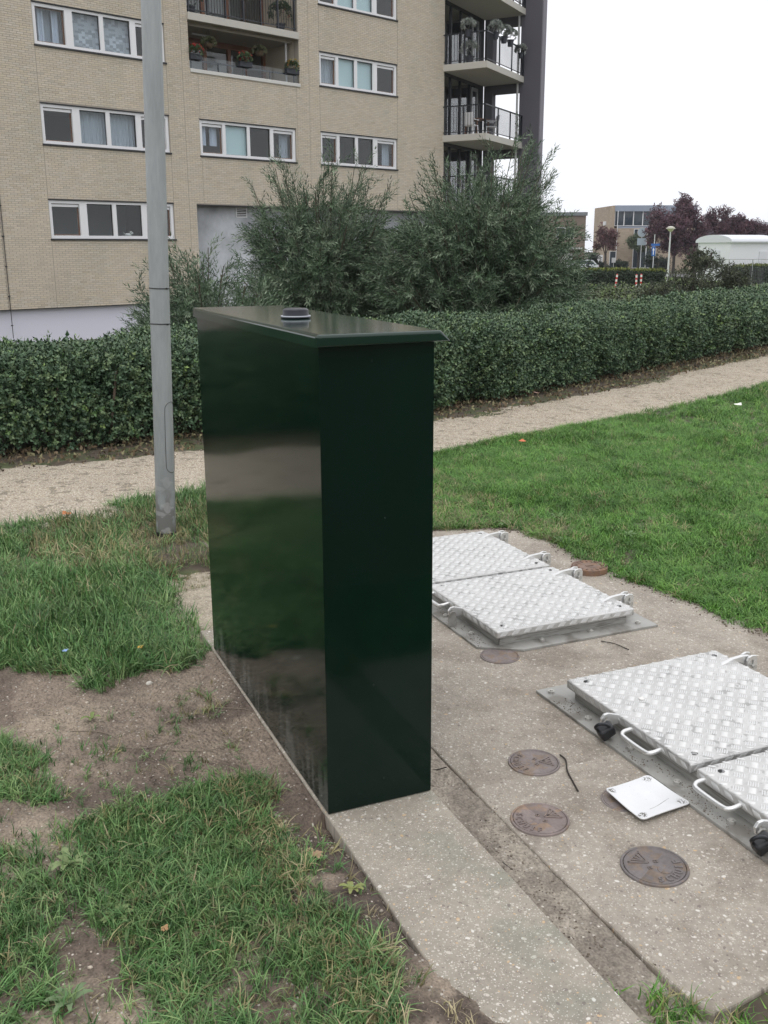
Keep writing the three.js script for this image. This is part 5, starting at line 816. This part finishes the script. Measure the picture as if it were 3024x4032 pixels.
{ // white site hut with a rounded roof
  const h = thing('site_hut', 'white site hut with rounded roof behind wire fence panels', 'hut', sited(41.95, 85), facing(42) + 0.8);
  const prof = []; for (let k = 0; k <= 12; k++) { const a = Math.PI - (k / 12) * Math.PI; prof.push([1.75 + 1.95 * Math.cos(a), 3.35 + 0.5 * Math.sin(a)]); }
  const wm = mat([0.74, 0.75, 0.78], 0.6);
  obj('wall', extrude(shape([[0, 0.3], [3.5, 0.3], [3.5, 3.4], [0, 3.4]]), 4.7).rotateY(Math.PI / 2).translate(0, 0, 0), wm, h);
  obj('roof', extrude(shape([...prof, [3.7, 3.25], [-0.2, 3.25]]), 4.9).rotateY(Math.PI / 2).translate(-0.1, 0, 0), mat([0.66, 0.68, 0.72], 0.5), h);
  obj('end_window', box(0.05, 0.7, 1.4, -0.03, 2.3, -1.75), mat([0.6, 0.62, 0.66], 0.4), h); obj('door', box(0.9, 2.1, 0.05, 3.6, 1.5, 0.03), mat([0.66, 0.67, 0.7], 0.5), h);
  for (const x of [0.8, 3.9]) obj('wheel', cyl(0.3, 0.3, 0.2, 18).rotateX(Math.PI / 2).translate(x, 0.3, -0.3), mat([0.03, 0.03, 0.03], 0.8), h);
  const fm = mat([0.4, 0.41, 0.42], 0.5, { metalness: 0.5 });
  for (let k = 0; k < 4; k++) { const t = thing('fence_panel', ['wire mesh fence panel behind the twiggy shrub', 'wire mesh fence panel before the site hut end wall', 'wire mesh fence panel before the site hut door', 'wire mesh fence panel past the site hut corner'][k], 'fence', sited(41.35 + k * 1.18, 84), facing(42), 'mesh fence panels'); const b = []; obj('frame', merge([bar([-0.85, 0, 0], [-0.85, 2, 0], 0.04, 0.04), bar([0.85, 0, 0], [0.85, 2, 0], 0.04, 0.04), bar([-0.87, 1.98, 0], [0.87, 1.98, 0], 0.04, 0.04), bar([-0.83, 0.12, 0], [0.83, 0.12, 0], 0.03, 0.03)]), fm, t); for (let i = 1; i < 14; i++) b.push(bar([-0.85 + i * 0.121, 0.13, 0], [-0.85 + i * 0.121, 1.96, 0], 0.006, 0.006)); obj('mesh', merge(b), fm, t).userData.kind = 'stuff'; obj('foot', box(0.6, 0.14, 0.22, -0.87, 0.07, 0), mat([0.2, 0.2, 0.2], 0.9), t); }
  for (const [az, l] of [[42.25, 'dark slatted garden gate left of the site hut end'], [43.45, 'dark slatted garden gate right of the site hut door']]) { const t = thing('garden_gate', l, 'gate', sited(az, 82.5), facing(42)); const dm = mat([0.04, 0.042, 0.045], 0.7); for (let i = 0; i < 6; i++) obj('picket', box(0.07, 1.3, 0.03, -0.35 + i * 0.14, 0.7, 0), dm, t); for (const y of [0.35, 1.1]) obj('rail', box(0.95, 0.06, 0.03, 0, y, -0.032), dm, t); obj('post', box(0.16, 1.5, 0.16, -0.56, 0.75, 0), dm, t); }
}
const clumpSprig = (() => { const R = rng(870), ps = []; for (let k = 0; k < 8; k++) ps.push({ ...leaf(0.13 + 0.05 * R(), 0.075, 0.2, 0.1), m: new THREE.Matrix4().makeRotationY(k * 2.4).multiply(new THREE.Matrix4().makeRotationX(0.5 + 0.9 * R())).setPosition((R() - 0.5) * 0.12, 0.03 * k, (R() - 0.5) * 0.12) }); return sprig(ps); })();
function tree(name, label, az, d, trunkH, crown, cols, n, seed, ls = 1, cat = 'tree') { // crown: [cx, cy, cz, rx, ry, rz][] relative to the foot
  const t = thing(name, label, cat, sited(az, d)), R = rng(seed), list = [], limbs = [new THREE.TubeGeometry(new THREE.CatmullRomCurve3([V(0, -0.1, 0), V(0.04, trunkH * 0.5, 0.02), V(0, trunkH * 1.05, 0)]), 6, 0.11 * ls + 0.02, 8)], vol = crown.reduce((a, c) => a + c[3] * c[4] * c[5], 0);
  for (const [cx, cy, cz, rx, ry, rz] of crown) {
    limbs.push(new THREE.TubeGeometry(new THREE.QuadraticBezierCurve3(V(0, trunkH * 0.85, 0), V(cx * 0.4, (cy + trunkH) / 2, cz * 0.4), V(cx, cy + ry * 0.5, cz)), 6, 0.045 * ls + 0.01, 5));
    const m = Math.round((n * rx * ry * rz) / vol), sub = [...Array(9)].map(() => { const a = R() * 6.283, e = R() * 2 - 1, q = Math.sqrt(1 - e * e), r = 0.5 + 0.45 * R(); return V(cx + rx * q * Math.cos(a) * r, cy + ry * e * r, cz + rz * q * Math.sin(a) * r); });
    for (const s of sub) limbs.push(new THREE.TubeGeometry(new THREE.LineCurve3(V(cx, cy, cz), s), 1, 0.018 * ls, 3));
    for (let i = 0; i < m; i++) { const s = sub[Math.floor(R() * 9)], g = () => (R() + R() + R() - 1.5) * 0.75, p = V(s.x + g() * rx * 0.55, s.y + g() * ry * 0.55, s.z + g() * rz * 0.55), c = cols[Math.floor(R() * cols.length)], k = 0.65 + 0.7 * R(); list.push({ m: place(p, V(R() - 0.5, R() - 0.2, R() - 0.5), R() * 6.28, ls * (0.8 + 0.6 * R())), c: lin(c[0] * k, c[1] * k, c[2] * k) }); }
  }
  obj('trunk', merge(limbs), mat([0.06, 0.05, 0.045], 0.9), t); scatter('crown', clumpSprig, leafMat, list, t); return t;
}
const plum = [[0.1, 0.045, 0.065], [0.08, 0.038, 0.055], [0.13, 0.06, 0.075], [0.11, 0.06, 0.07]];
tree('plum_tree', 'large dark purple leaved tree right of the tan house', 39.1, 118, 2.2, [[-0.6, 5.0, 0, 2.3, 2.6, 2], [1.2, 6.6, 0.3, 1.5, 1.7, 1.5], [-2.2, 4.2, 0, 1.5, 1.9, 1.5], [2.6, 5.2, 0, 1.6, 1.4, 1.5], [1.2, 3.5, 0, 2.5, 1.7, 2], [3.6, 4.4, 0.4, 1.1, 1.0, 1]], plum, 4200, 881, 1.25);
tree('plum_tree', 'purple leaved tree behind the white site hut', 41.9, 125, 2.2, [[-1.6, 5.6, 0, 1.8, 1.5, 1.6], [1.4, 5.0, 0, 2.2, 1.3, 1.6], [-0.4, 3.8, 0, 3, 1.5, 1.8], [3.2, 4.6, 0, 1.4, 1.2, 1.2]], plum, 3000, 882, 1.3);
tree('plum_tree', 'thin small purple leaved tree before the tan house gable', 35.5, 131, 2.3, [[0, 4.3, 0, 1.2, 1.5, 1.1], [-0.7, 3.2, 0, 0.9, 0.9, 0.8], [0.8, 3.4, 0, 0.8, 1.0, 0.8]], [[0.15, 0.07, 0.075], [0.11, 0.05, 0.055]], 750, 883, 1.1);
tree('plum_tree', 'purple tree at the end of the long dark building', 44.5, 128, 2, [[0, 4.5, 0, 1.8, 2.2, 1.6], [0.6, 6, 0, 1.2, 1.2, 1]], plum, 1500, 884, 1.2);
tree('ball_tree', 'small round clipped green tree on thin trunk before the house', 37.25, 137, 2.3, [[0, 3.3, 0, 1.55, 1.05, 1.4]], [[0.07, 0.1, 0.05], [0.1, 0.125, 0.065]], 900, 885, 1.1);
tree('garden_shrub', 'loose twiggy green shrub before the wire fence panels', 40.2, 46, 0.4, [[0, 1.5, 0, 1.7, 1.0, 1.0], [-1.5, 1.0, 0, 1.1, 0.8, 0.8], [1.5, 1.3, 0, 1.2, 1.0, 0.9], [0.9, 2.3, 0, 0.7, 0.7, 0.6], [2.3, 0.9, 0, 0.8, 0.7, 0.7]], [[0.06, 0.075, 0.035], [0.085, 0.1, 0.055], [0.05, 0.06, 0.035]], 2400, 886, 0.6, 'shrub');
tree('garden_shrub', 'low dark round shrub below the tan house window', 36.35, 134, 0.2, [[0, 0.6, 0, 1.0, 0.6, 0.8]], [[0.03, 0.05, 0.03]], 500, 887, 0.9, 'shrub');
tree('garden_shrub', 'dark evergreen shrub beside the blue street sign', 38.2, 128, 0.3, [[0, 1.0, 0, 1.6, 1.3, 1]], [[0.025, 0.042, 0.026]], 900, 888, 1, 'shrub');
tree('garden_shrub', 'dark evergreen shrub behind the white car', 35.05, 133, 0.3, [[0, 0.9, 0, 1.7, 1.2, 1]], [[0.025, 0.042, 0.026]], 900, 889, 1, 'shrub');
{ // far hedges: dark sides, yellow-green tops of new growth
  const far = (name, label, a0, d0, a1, d1, h, w, n, seed, cols) => {
    const [x0, z0] = fromSP(a0, d0), [x1, z1] = fromSP(a1, d1), L = Math.hypot(x1 - x0, z1 - z0), t = thing(name, label, 'hedge', [(x0 + x1) / 2, LOW, (z0 + z1) / 2], -Math.atan2(z1 - z0, x1 - x0)), R = rng(seed), list = [];
    for (let i = 0; i < n; i++) { const x = (R() - 0.5) * L, top = R() < 0.45, y = top ? h - 0.12 * R() : R() * h, z = top ? (R() - 0.5) * w : w / 2 - 0.12 * R(), c = top ? cols[0] : cols[1], k = 0.6 + 0.7 * R(); list.push({ m: place(V(x, y, z), top ? V(R() - 0.5, 1, R() - 0.5) : V(R() - 0.5, 0.4, 1), R() * 6.28, 1.0 + 0.5 * R()), c: lin(c[0] * k, c[1] * k, c[2] * k) }); }
    for (let i = 0; i < n * 0.5; i++) { const k = 0.6 + 0.5 * R(); list.push({ m: place(V((R() - 0.5) * L, R() * (h - 0.2), (R() - 0.6) * w * 0.7), V(R() - 0.5, 0.5, R() - 0.3), R() * 6.28, 1.6), c: lin(cols[1][0] * k, cols[1][1] * k, cols[1][2] * k) }); }
    scatter('foliage', clumpSprig, leafMat, list, t); obj('stems', merge([...Array(24)].map((_, k) => cyl(0.02, 0.03, h * 0.8, 5, (k / 23 - 0.5) * (L - 0.3), h * 0.4, (hash2(k, 2, 4) - 0.5) * w * 0.5))), mat([0.06, 0.05, 0.04], 0.9), t);
  };
  const yc = [[0.16, 0.19, 0.035], [0.03, 0.048, 0.025]];
  far('garden_hedge', 'clipped hedge with yellow green top behind the lone bollard', 33.0, 79, 36.8, 79.5, 1.05, 1.6, 2600, 891, yc);
  far('garden_hedge', 'short clipped hedge behind the pair of bollards', 37.05, 79.5, 38.6, 79.5, 1.0, 1.4, 1100, 892, yc);
  far('garden_hedge', 'clipped hedge with yellow green top below the site hut', 41.6, 86, 47.5, 88, 1.25, 2.4, 3000, 893, yc);
}
{ // red and white bollards
  const rd = mat([0.5, 0.03, 0.03], 0.45), wt = mat([0.72, 0.72, 0.7], 0.45);
  const bol = (az, d, lean, label, group) => { const t = thing('bollard', label, 'bollard', sited(az, d), 0, group); t.rotation.z = lean; for (let k = 0; k < 6; k++) obj('band', cyl(0.07, 0.07, 0.16, 16, 0, 0.08 + 0.16 * k, 0), k % 2 ? wt : rd, t); obj('cap', new THREE.SphereGeometry(0.07, 16, 6, 0, 6.283, 0, 1.571).translate(0, 0.96, 0), rd, t); };
  bol(36.12, 77.2, -0.12, 'leaning red and white banded bollard standing alone before hedge'); bol(37.22, 76.2, 0, 'red and white bollard on the concrete block, towards the lone bollard', 'bollard pair'); bol(37.47, 77.5, 0, 'red and white bollard on the concrete block, towards the street lamp', 'bollard pair');
  tag(obj('concrete_block', rbox(1.5, 0.16, 0.5, 0.02), mat([0.5, 0.49, 0.46], 0.9)), 'pale concrete block at the foot of two bollards', 'block').position.set(...sited(37.1, 75.2, LOW + 0.08));
}
{ // street lamps and signs
  const pm = mat([0.62, 0.63, 0.64], 0.5), hd = mat([0.55, 0.53, 0.47], 0.5);
  const lamp = (az, d, h, label) => { const t = thing('street_lamp', label, 'street lamp', sited(az, d), 0); obj('pole', cyl(0.05, 0.08, h, 12, 0, h / 2, 0), pm, t); obj('hood', new THREE.LatheGeometry([[0, 0.24], [0.16, 0.22], [0.33, 0.1], [0.37, 0.05], [0.32, 0.03]].map((q) => new THREE.Vector2(...q)), 24).translate(0, h + 0.12, 0), hd, t); obj('diffuser', new THREE.LatheGeometry([[0.32, 0.03], [0.27, -0.1], [0.14, -0.26], [0.07, -0.3]].map((q) => new THREE.Vector2(...q)), 24).translate(0, h + 0.24, 0), mat([0.66, 0.6, 0.48], 0.4), t); };
  lamp(38.85, 84, 4.15, 'street lamp with conical lantern before the large purple tree'); lamp(37.64, 128, 4.2, 'small pale street lamp beside the round sign');
  const s = thing('road_sign', 'round and square road signs seen from behind on grey post', 'road sign', sited(37.38, 118), facing(37.4)), bk = mat([0.4, 0.47, 0.53], 0.5);
  obj('post', cyl(0.045, 0.045, 4.9, 10, 0, 2.45, 0), pm, s); obj('disc', cyl(0.5, 0.5, 0.03, 32).rotateX(Math.PI / 2).translate(0, 4.55, 0.07), bk, s); obj('rim', new THREE.TorusGeometry(0.5, 0.02, 6, 40).translate(0, 4.55, 0.07), mat([0.5, 0.38, 0.25], 0.5), s); obj('plate', rbox(0.95, 0.75, 0.03, 0.01, 0, 3.55, 0.07), bk, s);
  const b = thing('street_sign', 'blue street name plate above a blue sign with white arrow', 'street sign', sited(38.05, 108), facing(38)), bl = mat([0.02, 0.12, 0.42], 0.4);
  obj('post', cyl(0.04, 0.04, 4.2, 10, 0, 2.1, 0), pm, b); obj('name_plate', rbox(0.86, 0.22, 0.04, 0.01, 0.12, 3.18, 0.06), bl, b); obj('arrow_plate', rbox(0.34, 0.95, 0.04, 0.01, -0.04, 2.55, 0.06), bl, b); obj('arrow', extrude(shape([[-0.04, -0.35], [0.04, -0.35], [0.04, 0.08], [0.12, 0.08], [0, 0.36], [-0.12, 0.08], [-0.04, 0.08]]), 0.01).translate(-0.04, 2.55, 0.082), W2, b);
  const pb = thing('notice_board', 'small white notice on a post before the house', 'sign', sited(35.96, 133), facing(36)); obj('post', box(0.06, 1.2, 0.06, 0, 0.6, 0), pm, pb); obj('board', rbox(0.5, 0.6, 0.05, 0.01, 0, 1.4, 0), W2, pb);
}
{ // parked car, partly behind the willow and hedge
  const t = thing('parked_car', 'pale silver hatchback car parked behind the far hedge', 'car', sited(34.2, 126), facing(34) + 0.15), paint = phys([0.62, 0.66, 0.68], 0.3, { clearcoat: 1, clearcoatRoughness: 0.05 }), dk = mat([0.02, 0.022, 0.025], 0.5);
  const L = 2.05, lo = shape([[-L, 0.32], [-L, 0.75], [-L + 0.12, 0.9], [-0.7, 0.98], [1.0, 0.98], [L - 0.08, 0.9], [L, 0.6], [L - 0.05, 0.32], [1.55, 0.3], [1.5, 0.52], [1.3, 0.64], [1.1, 0.6], [0.95, 0.3], [-1.0, 0.3], [-1.1, 0.55], [-1.3, 0.64], [-1.5, 0.55], [-1.6, 0.3]]);
  obj('body', extrude(lo, 1.6, { bevelEnabled: true, bevelSize: 0.05, bevelThickness: 0.06, bevelSegments: 3 }).translate(0, 0, -0.8), paint, t);
  obj('roof', extrude(shape([[-1.05, 0.98], [-0.45, 1.45], [-0.2, 1.5], [1.2, 1.5], [1.4, 1.42], [1.85, 0.98], [1.7, 0.98], [1.3, 1.4], [-0.3, 1.42], [-0.9, 0.98]]), 1.36, { bevelEnabled: true, bevelSize: 0.03, bevelThickness: 0.05, bevelSegments: 2 }).translate(0, 0, -0.68), paint, t);
  obj('side_window', extrude(shape([[-0.85, 1.0], [-0.3, 1.4], [1.2, 1.4], [1.6, 1.0]]), 1.38).translate(0, 0, -0.69), gl2, t);
  for (const x of [-1.3, 1.28]) for (const z of [-0.74, 0.74]) { const w = obj('wheel', cyl(0.32, 0.32, 0.2, 24).rotateX(Math.PI / 2).translate(x, 0.32, z), dk, t); obj('rim', cyl(0.19, 0.19, 0.22, 18).rotateX(Math.PI / 2).translate(x, 0.32, z), mat([0.5, 0.5, 0.52], 0.4), w); }
  for (const z of [-0.6, 0.6]) obj('tail_light', rbox(0.08, 0.22, 0.25, 0.03, L, 0.8, z), mat([0.4, 0.02, 0.02], 0.3), t);
}
{ // cyclist riding along the street
  const bp = sited(34.66, 117), turn = facing(34.6) + 0.05, bike = thing('bicycle', 'dark bicycle ridden along the street beside the silver car', 'bicycle', bp, turn), dk = mat([0.02, 0.02, 0.024], 0.4), bars = (...a) => merge(a);
  for (const x of [-0.53, 0.53]) { const w = obj('wheel', new THREE.TorusGeometry(0.33, 0.02, 8, 36).translate(x, 0.35, 0), dk, bike); obj('hub', cyl(0.025, 0.025, 0.1, 10).rotateX(Math.PI / 2).translate(x, 0.35, 0), mat([0.4, 0.4, 0.42], 0.4), w); const sp = []; for (let k = 0; k < 10; k++) { const a = k * 0.628; sp.push(bar([x, 0.35, 0], [x + 0.32 * Math.cos(a), 0.35 + 0.32 * Math.sin(a), 0], 0.004, 0.004)); } obj('spokes', merge(sp), mat([0.4, 0.4, 0.42], 0.4), w); }
  obj('frame', merge([polyline([[-0.53, 0.35, 0], [-0.05, 0.32, 0], [0.4, 0.82, 0], [-0.18, 0.78, 0], [-0.53, 0.35, 0]], 0.016, 6), polyline([[-0.05, 0.32, 0], [-0.2, 0.95, 0]], 0.016, 6), polyline([[0.53, 0.35, 0], [0.38, 0.95, 0]], 0.016, 6)]), dk, bike);
  obj('handlebar', polyline([[0.3, 1.03, -0.27], [0.39, 1.0, -0.1], [0.39, 1.0, 0.1], [0.3, 1.03, 0.27]], 0.013, 6), dk, bike); obj('saddle', rbox(0.24, 0.06, 0.16, 0.025, -0.22, 0.97, 0), dk, bike); obj('crank', merge([bar([-0.05, 0.32, 0.07], [0.04, 0.18, 0.07], 0.02, 0.02), bar([-0.05, 0.32, -0.07], [-0.14, 0.46, -0.07], 0.02, 0.02), box(0.1, 0.02, 0.08, 0.04, 0.18, 0.13), box(0.1, 0.02, 0.08, -0.14, 0.46, -0.13)]), dk, bike);
  // rider: tapered capsules joined smoothly
  const J = { pel: [-0.2, 1.06, 0], che: [0.02, 1.42, 0], nec: [0.1, 1.56, 0], hea: [0.15, 1.68, 0] };
  const bones = [[J.pel, J.che, 0.15, 0.17], [J.che, J.nec, 0.15, 0.06], [J.nec, J.hea, 0.06, 0.1], [[0.16, 1.66, 0], [0.17, 1.72, 0], 0.095, 0.1]];
  for (const s of [-1, 1]) { const kn = s > 0 ? [0.16, 0.68, 0.12] : [0.2, 0.86, -0.12], ft = s > 0 ? [0.02, 0.27, 0.13] : [-0.16, 0.55, -0.13]; bones.push([[-0.2, 1.02, 0.09 * s], kn, 0.1, 0.065], [kn, ft, 0.065, 0.045], [ft, [ft[0] + 0.15, ft[1] - 0.03, ft[2]], 0.045, 0.035], [[0.03, 1.48, 0.19 * s], [0.18, 1.22, 0.25 * s], 0.062, 0.05], [[0.18, 1.22, 0.25 * s], [0.31, 1.06, 0.26 * s], 0.048, 0.036], [[0.03, 1.48, 0.1 * s], [0.03, 1.48, 0.19 * s], 0.09, 0.065]); }
  const sd = (p, [a, b, r0, r1]) => { const A = V(...a), B = V(...b), ab = B.clone().sub(A), t = clamp(p.clone().sub(A).dot(ab) / ab.lengthSq()); return p.distanceTo(A.addScaledVector(ab, t)) - lerp(r0, r1, t); };
  const N = 56, c0 = V(0.02, 1.0, 0), S = 0.85, mc = new MarchingCubes(N, mat([0.03, 0.032, 0.04], 0.85), false, false, 60000); mc.isolation = 0;
  for (let z = 0; z < N; z++) for (let y = 0; y < N; y++) for (let x = 0; x < N; x++) { const h = N / 2, p = V(((x - h) / h) * S, ((y - h) / h) * S, ((z - h) / h) * S).add(c0); let d = 9; for (const b of bones) { const e = sd(p, b), k = 0.05, q = clamp(0.5 + 0.5 * (d - e) / k); d = lerp(d, e, q) - k * q * (1 - q); } mc.field[x + y * N + z * N * N] = -d; }
  mc.update(); const n = mc.count, g = new THREE.BufferGeometry(); g.setAttribute('position', new THREE.BufferAttribute(mc.positionArray.slice(0, n * 3), 3)); g.setAttribute('normal', new THREE.BufferAttribute(mc.normalArray.slice(0, n * 3), 3)); g.scale(S, S, S).translate(c0.x, c0.y, c0.z);
  const per = thing('person', 'person in dark clothes riding a bicycle past the silver car', 'person', bp, turn); obj('body', g, mat([0.028, 0.03, 0.038], 0.85), per);
  obj('face', new THREE.SphereGeometry(0.075, 16, 12).scale(0.75, 1.05, 0.85).translate(0.2, 1.67, 0), mat([0.42, 0.26, 0.19], 0.6), per); obj('nose', new THREE.ConeGeometry(0.014, 0.04, 8).rotateZ(-1.9).translate(0.268, 1.67, 0), mat([0.42, 0.26, 0.19], 0.6), per);
  obj('hair', new THREE.SphereGeometry(0.108, 16, 10, 0, 6.283, 0, 1.7).translate(0.145, 1.705, 0), mat([0.03, 0.025, 0.02], 0.9), per);
}
renderer.render(scene, camera);
